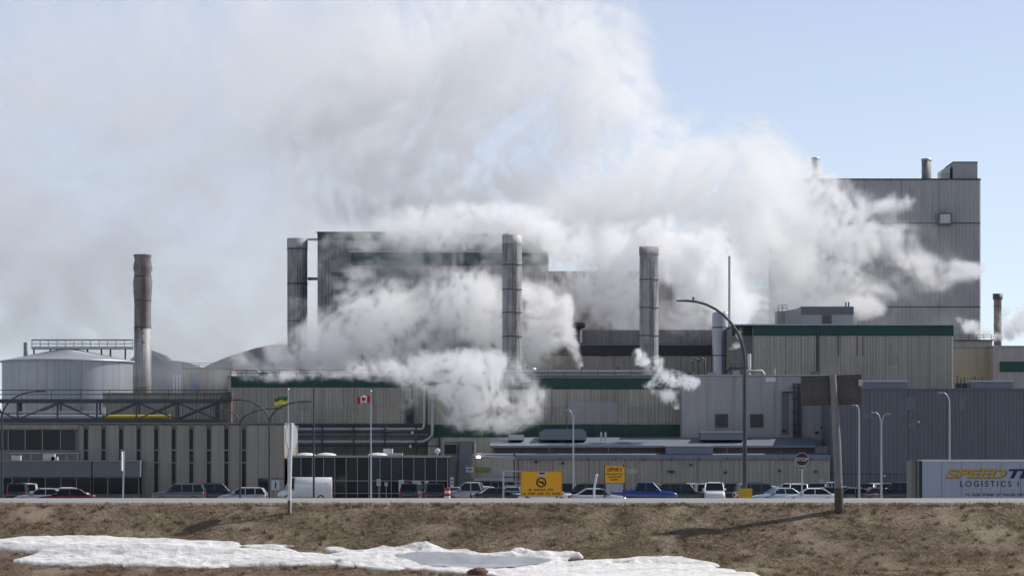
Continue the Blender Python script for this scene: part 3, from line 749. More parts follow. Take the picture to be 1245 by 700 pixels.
# ------------------------------------------------------------------ silo, small shed roofs, domes
DS = 446
sl = bld('storage_silo', 'broad grey steel silo with a low cone roof and top walkway', 'silo', 3, 161, DS - 8)
cx, rr = X(82, DS), 79 / F * DS
n = 36
for k in range(n):       # vertical wall plates
    a0, a1 = 2 * math.pi * (k + .01) / n, 2 * math.pi * (k + .99) / n
    q = MB(); vs = []
    for j in range(4):
        a = a0 + (a1 - a0) * j / 3
        vs += [(cx + rr * math.cos(a), DS + rr * math.sin(a), LOT), (cx + rr * math.cos(a), DS + rr * math.sin(a), Z(440, DS))]
    q.add(vs, [(2 * j, 2 * j + 2, 2 * j + 3, 2 * j + 1) for j in range(3)])
    wb(q, 'wall_plate', M['silo'], sl)
wb(MB().lathe([(rr - .05, LOT), (rr - .05, Z(440.2, DS))], (cx, DS), 48), 'inner_shell', M['steel'], sl)
wb(MB().lathe([(rr + .25, Z(440.6, DS)), (rr + .25, Z(438.8, DS)), (rr - .1, Z(438.4, DS)), (.9, Z(424, DS)), (.9, Z(421.5, DS)), (.01, Z(421, DS))], (cx, DS), 48), 'cone_roof', M['silo'], sl)
q = MB()
for t in (413.5, 422.5): q.tube([(X(40, DS), DS - 1, Z(t, DS)), (X(163, DS), DS - 1, Z(t, DS))], .12, 6)
q.tube([(X(40, DS), DS - 1, Z(418, DS)), (X(163, DS), DS - 1, Z(418, DS))], .06, 6)
for i in range(13):
    x = 40 + 10.2 * i; q.tube([(X(x, DS), DS - 1, Z(423, DS)), (X(x, DS), DS - 1, Z(413, DS))], .06, 5)
q.box(X(40, DS), X(163, DS), DS - 1.6, DS + .6, Z(424.6, DS), Z(422.8, DS))
wb(q, 'walkway', M['galv'], sl)
for x, b2 in ((42, 433), (62, 428), (107, 428), (124, 432), (135, 436), (153, 440)): wb(MB().tube([(X(x, DS), DS - .6, Z(b2 + 4, DS)), (X(x, DS), DS - .6, Z(424, DS))], .12, 6), 'walkway_post', M['steel'], sl)
q = MB().tube([(X(31, DS), DS, Z(440, DS)), (X(31, DS), DS, Z(416, DS))], .26, 10); wb(q, 'vent_stack', M['stack'], sl)
def dome(name, label, a, b_, peak, eave, d, dep, m='fabric', flat=.0):
    t = bld(name, label, 'storage dome', a, b_, d)
    c = (a + b_) / 2; q = MB(); n = 12
    poly = [(X(a, d), LOT), (X(b_, d), LOT), (X(b_, d), Z(eave, d))]
    for k in range(1, n):
        u = k / n; s = 1 - abs(2 * u - 1)
        poly.append((X(b_ + (a - b_) * u, d), Z(eave + (peak - eave) * (s * (1 + flat * (1 - s))), d)))
    poly.append((X(a, d), Z(eave, d)))
    q.prism(poly, d, d + dep); wb(q, 'body', M[m], t)
    q = MB()
    for f in np.linspace(.02, .98, 7):
        for pa, pb in zip(poly[2:-1], poly[3:]):
            q.hexa([(pb[0], d + dep * f, pb[1]), (pa[0], d + dep * f, pa[1]), (pa[0], d + dep * f + .15, pa[1]), (pb[0], d + dep * f + .15, pb[1])],
                   [(pb[0], d + dep * f, pb[1] + .1), (pa[0], d + dep * f, pa[1] + .1), (pa[0], d + dep * f + .15, pa[1] + .1), (pb[0], d + dep * f + .15, pb[1] + .1)])
    wb(q, 'roof_rib', M['galv'], t)
    return t
dome('gabled_shed', 'steep grey gabled shed roof just behind the rusty chimney', 139, 214, 423, 452, 500, 30, 'boiler', 0)
dome('low_round_shed', 'low round-topped grey shed between the rusty chimney and the pale dome', 178, 247, 439, 449, 480, 18, 'boiler', .9)
dome('pale_dome', 'wide pale storage dome half lost in steam', 244, 432, 418, 448, 520, 60, 'fabric', .55)
sh_ = bld('yard_shed', 'small ribbed shed with blue door left of the pale mill hall', 'shed', 222, 282, 440)
pbox('wall', M['siding2'], sh_, 222, 282, 449, None, 440.05, 8)
siding(sh_, M['siding2'], [222.5, 252, 281.5], 449.2, 478, 440, .4, .07)
pbox('roof', M['steel'], sh_, 221, 283, 446.5, 449, 439.6, 9)
pbox('door', mat('blue_door', (.10, .17, .27), .5), sh_, 232, 243, 452, 479, 439.8, .12)
for x in (211.5, 215, 218.5): wb(MB().box(X(x, 440), X(x + 2, 440), 439, 440, Z(479, 440), Z(456, 440)), 'tank_pipe', M['offwhite'], sh_)
railing(sh_, 222, 282, 441, 446.5, 440, 440, 1.6)

# ------------------------------------------------------------------ stacks
def stack(label, px_, w, top, d, prof=None, m='stack', caps=(), cat='chimney', name='chimney_stack', bands=()):
    r = w / 2 / F * d; c = (X(px_, d), d)
    t = thing(name, label, cat, (c[0], d, LOT))
    zt = Z(top, d)
    if prof is None: prof = [(1.0, LOT), (1.0, zt)]
    # rings of plate, each a course of its own
    zz = sorted(set([p[1] for p in prof]))
    wb(MB().lathe([(a * r, z) for a, z in prof], c, 40), 'shaft', M[m], t)
    for (ya, yb, f, mm, nm) in caps: wb(MB().lathe([(r * f, Z(yb, d)), (r * f, Z(ya, d)), (r * f * .86, Z(ya, d)), (r * f * .86, Z(ya, d) - .6)], c, 40), nm, M[mm], t)
    for y in bands: wb(MB().lathe([(r * 1.0, Z(y + .5, d)), (r * 1.05, Z(y + .5, d)), (r * 1.05, Z(y - .5, d)), (r * 1.0, Z(y - .5, d))], c, 40, cap=False), 'flange', M['steel'], t)
    q = MB(); lx = c[0] + r * .25; ly = d - r - .35
    for s_ in (-.2, .2): q.tube([(lx + s_, ly, LOT + 2), (lx + s_, ly, zt - 1)], .03, 4)
    for k in range(int((zt - LOT - 4) / .6)): q.box(lx - .2, lx + .2, ly - .02, ly + .02, LOT + 2.5 + .6 * k, LOT + 2.54 + .6 * k)
    for k in range(int((zt - LOT) / 6)): q.box(lx - .03, lx + .03, ly, d - r * .9, LOT + 4 + 6 * k, LOT + 4.08 + 6 * k)
    wb(q, 'ladder', M['steel'], t)
    return t
d = 456
stack('rust brown chimney with crumpled flared top beside the grey silo', 173.5, 20.5, 310, d,
      [(1.0, LOT), (1.0, Z(398, d)), (1.0, Z(365, d)), (1.10, Z(356, d)), (1.10, Z(349, d)), (1.16, Z(343, d)), (1.02, Z(336, d)), (1.0, Z(332, d)), (1.12, Z(327, d)), (1.10, Z(322, d)), (.96, Z(316, d)), (1.06, Z(311, d)), (1.10, Z(309.5, d)), (.85, Z(309.5, d)), (.85, Z(313, d))], 'stackrust',
      ((398, 470, 1.02, 'stack', 'pale_lower_sleeve'),), bands=(398, 365, 336))
d = 500
s2 = stack('weathered grey stack with white painted top beside the tall mill block', 361.5, 24.5, 290.5, d, None, 'stack', ((290, 301, 1.03, 'stackwhite', 'painted_top'),), bands=(303, 345, 390))
d = 451
stack('mottled grey stack in the centre rising past the green band', 622.5, 23.5, 295, d, None, 'stack', ((286, 296, 1.02, 'stackwhite', 'painted_top'),), bands=(409, 380, 352, 322))
stack('mottled grey stack with flaking top wrapped in steam', 789, 23, 309, d, None, 'stack', ((300, 310, 1.04, 'stackrust', 'rusty_top'),), bands=(408, 374, 340))
d = 458
s5 = stack('short wide smooth grey stack with a slim flue along its side', 876.5, 21, 395, d, [(1.0, LOT), (1.0, Z(381, d)), (.9, Z(379.5, d)), (.9, Z(383, d))], 'stainless', bands=(398, 432))
wb(MB().tube([(X(886, d), d - 1.3, LOT), (X(886, d), d - 1.3, Z(312, d))], .16, 10), 'slim_flue', M['galv'], s5)
d = 600
stack('thin dark chimney standing beyond the far hall', 1213, 9.5, 360, d, None, 'stackrust', ((357, 364, 1.25, 'steel', 'crown'),), bands=(372, 395))

# ------------------------------------------------------------------ tall mill block in the centre
DM = 482
tm = bld('tall_mill_block', 'tall dark mill block with green eaves band behind the stacks', 'building', 385, 880, DM)
pbox('upper_block', M['siding_dark'], tm, 386, 562, 283, None, DM + 14, 30)
pbox('upper_roof', M['green'], tm, 385, 563, 281.6, 283.4, DM + 13.6, 31)
siding(tm, M['siding_dark'], [387, 430, 474, 518, 561], 292, 420, DM + 13.9, .5, .09)
pbox('upper_band', M['green'], tm, 386.5, 561, 283.6, 292, DM + 13.7, .2)
pbox('main_block', M['siding_dark'], tm, 426, 667, 306.5, None, DM + .1, 13)
pbox('eaves', M['galv'], tm, 424, 668, 304.8, 306.4, DM - .5, 14)
pbox('green_band', M['green'], tm, 427, 666.5, 308, 322.5, DM - .15, .2)
siding(tm, M['siding_dark'], [427, 467, 507, 547, 587, 627, 666.5], 322.8, 470, DM, .5, .1)
pbox('penthouse', M['siding_dark'], tm, 566, 659, 285.5, 304.6, DM + 3, 9)
pbox('penthouse_roof', M['steel'], tm, 565, 660, 284, 285.5, DM + 2.8, 9.4)
railing(tm, 623, 646, 272, 284, DM + 3, DM + 3.1, 1.0)
for x in (618, 623, 645): wb(MB().tube([(X(x, DM), DM + 4, Z(285, DM)), (X(x, DM), DM + 4, Z(266, DM))], .1, 6), 'mast', M['steel'], tm)
pbox('east_block', M['siding_dark'], tm, 667.4, 866, 331, None, DM + 4, 28)
siding(tm, M['siding_dark'], [668, 708, 748, 788, 828, 865.5], 332, 419, DM + 3.95, .5, .1)
pbox('east_roof', M['steel'], tm, 667, 867, 329.5, 331, DM + 3.6, 29)
q = MB()
q.prism([(X(400, DM), Z(330, DM)), (X(426, DM), Z(330, DM)), (X(426, DM), Z(306, DM)), (X(420, DM), Z(309, DM)), (X(404, DM), Z(320, DM))], DM + 1, DM + 12)
wb(q, 'sloping_gallery', M['siding_dark'], tm)
wb(MB().box(X(373, DM + 15), X(387, DM + 15), DM + 17, DM + 18.5, Z(290.5, DM + 15), Z(288.5, DM + 15)), 'catwalk', M['galv'], tm)
wb(MB().box(X(373, DM + 15), X(387, DM + 15), DM + 17, DM + 18.5, Z(339, DM + 15), Z(336, DM + 15)), 'catwalk', M['steel'], tm)
# lower step with black band
DL = 470
ls = bld('black_band_hall', 'low dark hall with a black band in front of the tall mill block', 'building', 575, 866, DL)
pbox('wall', M['siding'], ls, 575, 866, 419, None, DL + .05, 9.5)
pbox('black_band', M['black'], ls, 576, 865.5, 419.5, 432.5, DL - .1, .14)
siding(ls, M['siding_dark'], [576, 618, 660, 702, 744, 786, 828, 865], 401.5, 418, DL + 3, .45, .08, 'upper_panel')
pbox('upper_wall', M['siding_dark'], ls, 575.5, 865.6, 401, 419, DL + 3.1, 6)
siding(ls, M['siding'], [576, 618, 660, 702, 744, 786, 828, 865], 433, 456, DL, .45, .08)
wb(MB().lathe([(.36, Z(416, DL)), (.36, Z(399, DL)), (.9, Z(398, DL)), (.95, Z(393, DL)), (.5, Z(391, DL))], (X(703.5, DL), DL + 1.4), 16), 'roof_ventilator', M['steel'], ls)
wb(MB().tube([(X(706.5, DL), DL + 1, Z(416, DL)), (X(706.5, DL), DL + 1, Z(401, DL))], .16, 8), 'vent_pipe', M['white'], ls)
for x, t in ((843, 440), (850, 437), (857, 436)):
    q = MB(); q.tube([(X(x, 430), 430, Z(457, 430)), (X(x, 430), 430, Z(t, 430)), (X(x - 5, 430), 430, Z(t - 1.2, 430))], .12, 6); wb(q, 'gooseneck_pipe', M['steel'], ls)

# ------------------------------------------------------------------ plain grey concrete block
DC = 414
cb = bld('plain_concrete_block', 'plain light grey concrete block with two square louvers', 'building', 828, 1010, DC)
pbox('wall', M['concrete'], cb, 828.5, 1009.5, 456.5, None, DC + .05, 20)
for a, b2 in zip([828.8, 860, 892.5, 903, 942, 968, 990], [860, 892.5, 903, 942, 968, 990, 1009.3]):
    pbox('wall_panel', M['concrete'], cb, a + .18, b2 - .18, 457.2, None, DC - .03, .07)
pbox('parapet', M['galv'], cb, 828, 1010, 455.3, 456.6, DC - .2, 20.6)
vent(cb, 869.5, 885, 503, 519, DC - .05); vent(cb, 912, 928, 503, 519, DC - .05)
pbox('light_panel', M['white'], cb, 931, 943, 458.5, 464, DC - .12, .06)
dr = pbox('door', M['greypanel'], cb, 950.5, 958.5, 477, 528, DC - .13, .08)
q = MB()
for x in (965, 969.5, 971.5): q.tube([(X(x, DC), DC - .5, Z(538, DC)), (X(x, DC), DC - .5, Z(466, DC))], .13, 7)
for t in (470, 484, 500, 515): q.box(X(962, DC), X(973, DC), DC - .65, DC - .35, Z(t + 1.2, DC), Z(t, DC))
wb(q, 'pipe_bundle', M['steel'], cb)
pbox('bracket_arm', M['steel'], cb, 951, 967, 475.5, 478, DC - 1.2, .3)
for x, t in ((953, 522), (966, 524), (993, 524), (1000, 517.5)): pbox('wall_lamp', M['black'], cb, x - 2, x + 2, t, t + 2.6, DC - .4, .3)
q = MB()
for x in (879, 884, 892): q.tube([(X(x + 10, DC + 4), DC + 4, Z(457, DC + 4)), (X(x + 10, DC + 4), DC + 4, Z(441, DC + 4))], .07, 5)
q.tube([(X(883, DC + 4), DC + 4, Z(452, DC + 4)), (X(888, DC + 4), DC + 4, Z(447, DC + 4)), (X(912, DC + 4), DC + 4, Z(447, DC + 4)), (X(914, DC + 4), DC + 4, Z(452, DC + 4))], .14, 7)
wb(q, 'roof_frame', M['steel'], cb)
wb(MB().tube([(X(911, DC + 4), DC + 4, Z(457, DC + 4)), (X(911, DC + 4), DC + 4, Z(430, DC + 4))], .22, 8), 'vent_pipe', M['white'], cb)

roof_clutter(cb, 835, 1000, 455.6, DC, 7, 8, 8)
# ------------------------------------------------------------------ green-topped hall and its roof unit
DK = 442
kb = bld('green_topped_hall', 'streaked ribbed hall with dark green roof band behind the brown sign back', 'building', 917, 1160, DK)
pbox('wall', M['siding'], kb, 916.5, 1159.5, 396, None, DK + .05, 36)
pbox('green_band', M['green'], kb, 916, 993.2, 395.2, 408, DK - .1, .14); pbox('green_band', M['green'], kb, 995.2, 1159.3, 395.2, 408, DK - .1, .14)
pbox('roof', M['galv'], kb, 890, 1160, 393.8, 395.2, DK - .3, 36.6)
pbox('wall', M['siding_dark'], kb, 890, 916, 395.6, None, DK + 3, 30)
pbox('green_band', M['green'], kb, 890, 915.6, 396, 408, DK + 2.85, .14)
pbox('corner_seam', M['steel'], kb, 993.3, 995.1, 395, 457, DK - .3, .25)
for t, b2 in ((408.3, 441), (441.4, 475)):
    siding(kb, M['siding'], [917, 936, 955, 974, 993.2], t, b2, DK, .4, .09); siding(kb, M['siding'], [995.2, 1022, 1049, 1076, 1103, 1130, 1159], t, b2, DK, .4, .09)
for x in (1019, 1042, 1048):
    pbox('rust_streak', M['rust'], kb, x, x + 1.2, 408.5, 432, DK - .125, .02)
DR = DK + 8
ru = bld('rooftop_machine_room', 'boxy grey machine room standing on the green-topped hall', 'roof room', 945, 1038, DR)
ru.location.z = Z(394, DR)
q = MB(); q.hexa([(X(958, DR), DR + 4, Z(394, DR)), (X(975, DR), DR, Z(394, DR)), (X(975, DR), DR + 9, Z(394, DR)), (X(958, DR), DR + 9, Z(394, DR))],
                 [(X(958, DR), DR + 4, Z(376, DR)), (X(975, DR), DR, Z(374, DR)), (X(975, DR), DR + 9, Z(374, DR)), (X(958, DR), DR + 9, Z(376, DR))])
wb(q, 'angled_wall', M['boiler'], ru)
pbox('wall', M['boiler'], ru, 975.2, 1037, 374, 394, DR, 9)
pbox('roof_band', M['greypanel'], ru, 974, 1038, 372.5, 382, DR - .15, 9.4)
pbox('door', M['louver'], ru, 1000, 1011, 383, 394, DR - .12, .08)
pbox('side_unit', M['boiler'], ru, 945, 957.8, 378, 394, DR + 5, 4)
railing(ru, 946, 957, 371, 378, DR + 5, DR + 5, .5)
for x in (1031, 1034.5): wb(MB().tube([(X(x, DR), DR + 3, Z(374, DR)), (X(x, DR), DR + 3, Z(365.5, DR))], .1, 6), 'vent_pipe', M['steel'], ru)

# ------------------------------------------------------------------ blue-grey warehouse
DW = 402
wh = bld('blue_warehouse', 'large flat blue-grey ribbed warehouse behind the trailer', 'building', 1010, 1245, DW)
pbox('wall', M['siding_blue'], wh, 1010.2, 1330, 473.5, None, DW + .05, 34)
pbox('roof_edge', M['siding_blue'], wh, 1009.6, 1331, 471.8, 473.6, DW - .2, 34.6)
siding(wh, M['siding_blue'], [1010.5, 1057, 1104, 1151, 1198, 1245, 1292, 1330], 474, 575.4, DW, .45, .07)
siding(wh, M['siding_blue'], [1010.5, 1057, 1104, 1151, 1198, 1245, 1292, 1330], 576.4, None, DW, .45, .07)
pbox('girt', M['steel'], wh, 1010.4, 1330, 575.5, 576.3, DW - .06, .1)
for a, b2, m_ in ((1050, 1104, 'roofblue'), (1180, 1232, 'roofblue')):
    pbox('roof_duct', M[m_], wh, a, b2, 464, 471.6, DW + 4, 2.4); pbox('duct_cap', M['offwhite'], wh, a - .6, b2 + .6, 462.2, 463.9, DW + 3.8, 2.8)
for a in (1163, 1171): pbox('roof_vent', M['black'], wh, a, a + 5, 465.5, 471.7, DW + 4, 1.4)
for x, t in ((1116, 511.5), (1074.5, 577)): pbox('wall_light', M['white'], wh, x, x + 2.4, t, t + 2.2, DW - .5, .35)
rp = random.Random(12)
for prnt, mk2, dd_, xs2, y0_, y1_ in ((kb, 'siding2', DK - .115, (925, 1150), 412, 450), (lo, 'siding', D3 - .11, (640, 1000), 560, 592), (wh, 'siding', DW - .1, (1020, 1230), 480, 560), (lm, 'siding2', D5 - .12, (290, 490), 474, 508)):
    for i in range(4):
        x_ = rp.uniform(*xs2); t_ = rp.uniform(y0_, y1_ - 8)
        pbox('patch_panel', M['siding_blue' if prnt is wh else mk2], prnt, x_, x_ + rp.uniform(5, 15), t_, t_ + rp.uniform(6, 16), dd_, .03)
# far right halls
fh = bld('beige_far_hall', 'beige and grey far hall at the foot of the tall boiler house', 'building', 1160, 1208, 470)
pbox('wall', M['beige'], fh, 1155, 1207.5, 423.5, None, 470, 30)
pbox('upper_wall', M['concrete'], fh, 1155, 1206.5, 414, 423.3, 470.3, 30)
pbox('roof', M['steel'], fh, 1154, 1208, 412.8, 414, 469.8, 31)
railing(fh, 1160, 1206, 406.5, 413, 470, 470.5, 1.0)
q = MB()
for i in range(9): q.tube([(X(1164 + 4.3 * i, 462), 462, Z(472, 462)), (X(1164 + 4.3 * i, 462), 462, Z(457 + (i * 3) % 5, 462))], .09, 5)
wb(q, 'valve_row', M['steel'], fh)
eh = bld('green_striped_far_hall', 'grey far hall with one dark green window strip at the edge of the frame', 'building', 1208, 1245, 466)
pbox('wall', M['concrete'], eh, 1208, 1300, 421, None, 466, 30)
pbox('roof', M['galv'], eh, 1207.4, 1301, 420, 421, 465.7, 30.6)
pbox('green_band', M['green'], eh, 1215.5, 1300, 439.5, 452, 465.9, .2)

# ------------------------------------------------------------------ boiler house
DN = 560
bh = bld('boiler_house', 'very tall flat grey boiler house above the steam with small roof stacks', 'building', 960, 1192, DN)
pbox('wall', M['boiler'], bh, 960, 1192, 218.5, None, DN + .05, 46)
pbox('parapet', M['steel'], bh, 959.4, 1192.6, 217, 218.6, DN - .25, 46.6)
for t, b2 in ((219, 270.6), (271.8, 372.4), (373.8, 470)):
    siding(bh, M['boiler'], [960.5, 1006, 1051, 1096, 1142, 1191.6], t, b2, DN, .6, .08)
for t in (270.7, 372.5): pbox('girt', M['steel'], bh, 960.2, 1192.2, t, t + 1.1, DN - .12, .2)
bx2 = pbox('wall_vent_hood', M['greypanel'], bh, 1140.5, 1157, 258.5, 273, DN - 1.6, 1.5)
pbox('hood_mouth', M['offwhite'], bx2, 1143, 1155.5, 260.5, 271, DN - 1.68, .06)
pbox('roof_house', M['boiler'], bh, 1159, 1188.5, 197.5, 217, DN + 3, 10); pbox('roof_house_cap', M['steel'], bh, 1158.5, 1189, 196.5, 197.6, DN + 2.8, 10.4)
q = MB(); q.hexa([(X(1150, DN), DN + 5, Z(217, DN)), (X(1158.8, DN), DN + 4, Z(217, DN)), (X(1158.8, DN), DN + 11, Z(217, DN)), (X(1150, DN), DN + 11, Z(217, DN))],
                 [(X(1150, DN), DN + 5, Z(203, DN)), (X(1158.8, DN), DN + 4, Z(198.5, DN)), (X(1158.8, DN), DN + 11, Z(198.5, DN)), (X(1150, DN), DN + 11, Z(203, DN))])
wb(q, 'roof_louver_box', M['galv'], bh)
for c_, w_, t in ((994, 9.5, 189), (1130, 12, 190.5)):
    r = w_ / 2 / F * DN
    o = wb(MB().lathe([(r, Z(218, DN)), (r, Z(t, DN)), (r * .85, Z(t, DN)), (r * .85, Z(t + 3, DN))], (X(c_, DN), DN + 4), 24), 'roof_stack', M['stack'], bh)
    wb(MB().lathe([(r * 1.1, Z(t + 2, DN)), (r * 1.1, Z(t, DN)), (r * .9, Z(t - .3, DN))], (X(c_, DN), DN + 4), 24), 'collar', M['galv'], o)
railing(bh, 1145, 1158, 211, 217, DN, DN + .4, 1.0)

# ------------------------------------------------------------------ vehicles
# (belt height, roof height, length, half width, hood height, belt x0..x1, roof x0..x1); front is +x
KINDS_ = dict(
    sedan=dict(L=4.7, hw=.90, hood=.92, trunk=.98, belt=.95, roof=1.45, bx=(-1.75, 1.05), rx=(-1.05, .30), rw=.62, pil=(-.35,)),
    hatch=dict(L=4.2, hw=.88, hood=.95, trunk=.95, belt=.97, roof=1.52, bx=(-2.00, 1.00), rx=(-1.65, .25), rw=.64, pil=(-.3, -1.1)),
    suv=dict(L=4.8, hw=.95, hood=1.10, trunk=1.10, belt=1.10, roof=1.80, bx=(-2.30, 1.05), rx=(-2.05, .45), rw=.72, pil=(-.3, -1.3)),
    pickup=dict(L=5.8, hw=1.0, hood=1.18, trunk=1.28, belt=1.20, roof=1.92, bx=(-.85, 1.40), rx=(-.55, .75), rw=.74, pil=(.15,)),
    van=dict(L=5.9, hw=1.0, hood=1.15, trunk=1.2, belt=1.30, roof=2.60, bx=(1.1, 2.15), rx=(1.0, 1.55), rw=.86, pil=()),
)
def rbox(mb, x0, x1, y0, y1, z0, z1, c=.06):
    """box with chamfered upper edges"""
    mb.hexa([(x0, y0, z0), (x1, y0, z0), (x1, y1, z0), (x0, y1, z0)], [(x0, y0, z1 - c), (x1, y0, z1 - c), (x1, y1, z1 - c), (x0, y1, z1 - c)])
    mb.hexa([(x0, y0, z1 - c), (x1, y0, z1 - c), (x1, y1, z1 - c), (x0, y1, z1 - c)], [(x0 + c, y0 + c, z1), (x1 - c, y0 + c, z1), (x1 - c, y1 - c, z1), (x0 + c, y1 - c, z1)])
CAR_MESH = {}
def car_meshes(kind):
    if kind in CAR_MESH: return CAR_MESH[kind]
    k = KINDS_[kind]; h = k['L'] / 2; hw = k['hw']; out = []
    bx0, bx1 = k['bx']; rx0, rx1 = k['rx']; be, rf, rw = k['belt'], k['roof'], k['rw']
    # lower body: lofted cross-sections along the length
    if kind == 'van':
        st = [(-h, .35, 2.45, .93), (-h + .05, .3, 2.58, .97), (rx0, .3, 2.6, 1.0), (1.05, .3, 2.59, 1.0), (1.06, .3, 1.32, 1.0), (2.15, .3, 1.25, .98), (2.75, .35, 1.05, .93), (h, .45, .85, .80)]
    else:
        st = [(-h, .45, k['trunk'] - .12, hw * .86), (-h + .12, .30, k['trunk'], hw * .95), (bx0 - .02, .28, k['trunk'], hw), (bx0 + .1, .28, be, hw), (bx1 - .1, .28, be, hw), (bx1 + .05, .28, k['hood'] + .02, hw * .99),
              (h - .45, .30, k['hood'] - .08, hw * .95), (h - .12, .34, k['hood'] - .2, hw * .90), (h, .45, k['hood'] - .36, hw * .80)]
    vs, fs = [], []
    for x, z0, z1, w in st:
        sh_ = z0 + (z1 - z0) * .62
        vs += [(x, -w * .93, z0), (x, -w, z0 + .18), (x, -w, sh_), (x, -w * .93, z1 - .05), (x, -w * .82, z1), (x, w * .82, z1), (x, w * .93, z1 - .05), (x, w, sh_), (x, w, z0 + .18), (x, w * .93, z0)]
    m_ = 10
    for i in range(len(st) - 1):
        for j in range(m_): fs.append((i * m_ + j, (i + 1) * m_ + j, (i + 1) * m_ + (j + 1) % m_, i * m_ + (j + 1) % m_))
    fs += [tuple(range(m_)), tuple(range(len(st) * m_ - 1, (len(st) - 1) * m_ - 1, -1))]
    body = MB(); body.add(vs, fs, True); out.append(('body', body, 'paint'))
    # cabin: corner points belt (b) and roof (r)
    bw = hw * .86
    b = [Vector((bx0, -bw, be - .02)), Vector((bx1, -bw, be - .02)), Vector((bx1, bw, be - .02)), Vector((bx0, bw, be - .02))]
    r = [Vector((rx0, -rw, rf - .06)), Vector((rx1, -rw, rf - .06)), Vector((rx1, rw, rf - .06)), Vector((rx0, rw, rf - .06))]
    fr = MB()
    for i in range(4): fr.tube([b[i], r[i]], .055, 6)
    for s in (0, 1):
        ba, bb, ra, rb = (b[0], b[1], r[0], r[1]) if s == 0 else (b[3], b[2], r[3], r[2])
        for p in k['pil']:
            u = (p - bx0) / (bx1 - bx0); v = min(1, max(0, (p - rx0) / (rx1 - rx0)))
            fr.tube([ba.lerp(bb, u), ra.lerp(rb, v)], .05, 6)
        fr.tube([ra, rb], .05, 6)
    fr.tube([r[0], r[3]], .05, 6); fr.tube([r[1], r[2]], .05, 6)
    out.append(('cabin_frame', fr, 'paint'))
    if kind != 'van':
        rp = MB(); c = .10
        rp.hexa([(rx0 - .03, -rw - .02, rf - .09), (rx1 + .03, -rw - .02, rf - .09), (rx1 + .03, rw + .02, rf - .09), (rx0 - .03, rw + .02, rf - .09)],
                [(rx0 + c * 2, -rw + c * 3, rf + .03), (rx1 - c * 2, -rw + c * 3, rf + .03), (rx1 - c * 2, rw - c * 3, rf + .03), (rx0 + c * 2, rw - c * 3, rf + .03)])
        out.append(('roof', rp, 'paint'))
    def pane(name, p):
        q = MB(); cen = sum(p, Vector()) / 4; nrm = (p[1] - p[0]).cross(p[3] - p[0]).normalized() * .012
        p = [cen + (x - cen) * .965 for x in p]
        q.hexa([x - nrm for x in p], [x + nrm for x in p]); out.append((name, q, 'glass'))
    pane('windshield', [b[1], b[2], r[2], r[1]])
    if kind != 'van': pane('rear_window', [b[3], b[0], r[0], r[3]])
    cuts = [rx0] + sorted(k['pil']) + [rx1]
    for s in (0, 1):
        ba, bb, ra, rb = (b[0], b[1], r[0], r[1]) if s == 0 else (b[3], b[2], r[3], r[2])
        us = [0] + [(p - bx0) / (bx1 - bx0) for p in sorted(k['pil'])] + [1]
        vs_ = [0] + [min(1, max(0, (p - rx0) / (rx1 - rx0))) for p in sorted(k['pil'])] + [1]
        for i in range(len(us) - 1):
            p = [ba.lerp(bb, us[i]), ba.lerp(bb, us[i + 1]), ra.lerp(rb, vs_[i + 1]), ra.lerp(rb, vs_[i])]
            pane('side_window', p if s == 0 else p[::-1])
    if kind == 'pickup':
        q = MB(); q.box(-h + .25, bx0 - .12, -hw * .78, hw * .78, 1.285, 1.30); out.append(('cargo_bed', q, 'dark'))
    for s in (-1, 1):
        q = MB(); q.box(bx1 - .42, bx1 - .22, s * (bw + .12) - .09, s * (bw + .12) + .09, be + .02, be + .19); out.append(('mirror', q, 'paint'))
        q = MB(); q.hexa([(h - .28, s * hw * .62 - .2, k['hood'] - .38), (h - .05, s * hw * .62 - .2, k['hood'] - .42), (h - .05, s * hw * .62 + .2, k['hood'] - .42), (h - .28, s * hw * .62 + .2, k['hood'] - .38)],
                         [(h - .3, s * hw * .62 - .2, k['hood'] - .20), (h - .13, s * hw * .62 - .2, k['hood'] - .23), (h - .13, s * hw * .62 + .2, k['hood'] - .23), (h - .3, s * hw * .62 + .2, k['hood'] - .20)]); out.append(('headlight', q, 'lamp'))
        zt = 1.5 if kind == 'van' else k['trunk']
        q = MB(); q.box(-h - .03, -h + .10, s * hw * .78 - .10, s * hw * .78 + .10, zt - .42, zt - .10); out.append(('taillight', q, 'tail'))
    for s in (-1, 1):
        for x in (-h * .60, h * .62):
            q = MB(); n = 20; rr_ = .34
            for (ra_, w0, w1) in ((rr_, hw - .22, hw + .01),):
                vs2 = [(x + ra_ * math.cos(2 * math.pi * i / n), s * w, rr_ + ra_ * math.sin(2 * math.pi * i / n)) for w in (w0, w1) for i in range(n)]
                q.add(vs2, [(i, (i + 1) % n, n + (i + 1) % n, n + i) for i in range(n)] + [tuple(range(n)), tuple(range(2 * n - 1, n - 1, -1))])
            out.append(('wheel', q, 'tyre'))
            q = MB(); vs2 = [(x + .22 * math.cos(2 * math.pi * i / n), s * w, rr_ + .22 * math.sin(2 * math.pi * i / n)) for w in (hw - .1, hw + .02) for i in range(n)]
            q.add(vs2, [(i, (i + 1) % n, n + (i + 1) % n, n + i) for i in range(n)] + [tuple(range(n)), tuple(range(2 * n - 1, n - 1, -1))]); out.append(('rim', q, 'rim'))
    if kind == 'suv':
        for s in (-1, 1): out.append(('roof_rail', MB().tube([(rx0 + .1, s * (rw - .08), rf + .04), (rx1 - .3, s * (rw - .08), rf + .04)], .025, 5), 'dark'))
    CAR_MESH[kind] = [(nm, mb.mesh(kind + '_' + nm), mk) for nm, mb, mk in out]
    return CAR_MESH[kind]
DYN = {'glass': 'carglass', 'lamp': 'lampg', 'tail': 'tail', 'tyre': 'tyre', 'rim': 'rim', 'dark': 'trailerdark'}
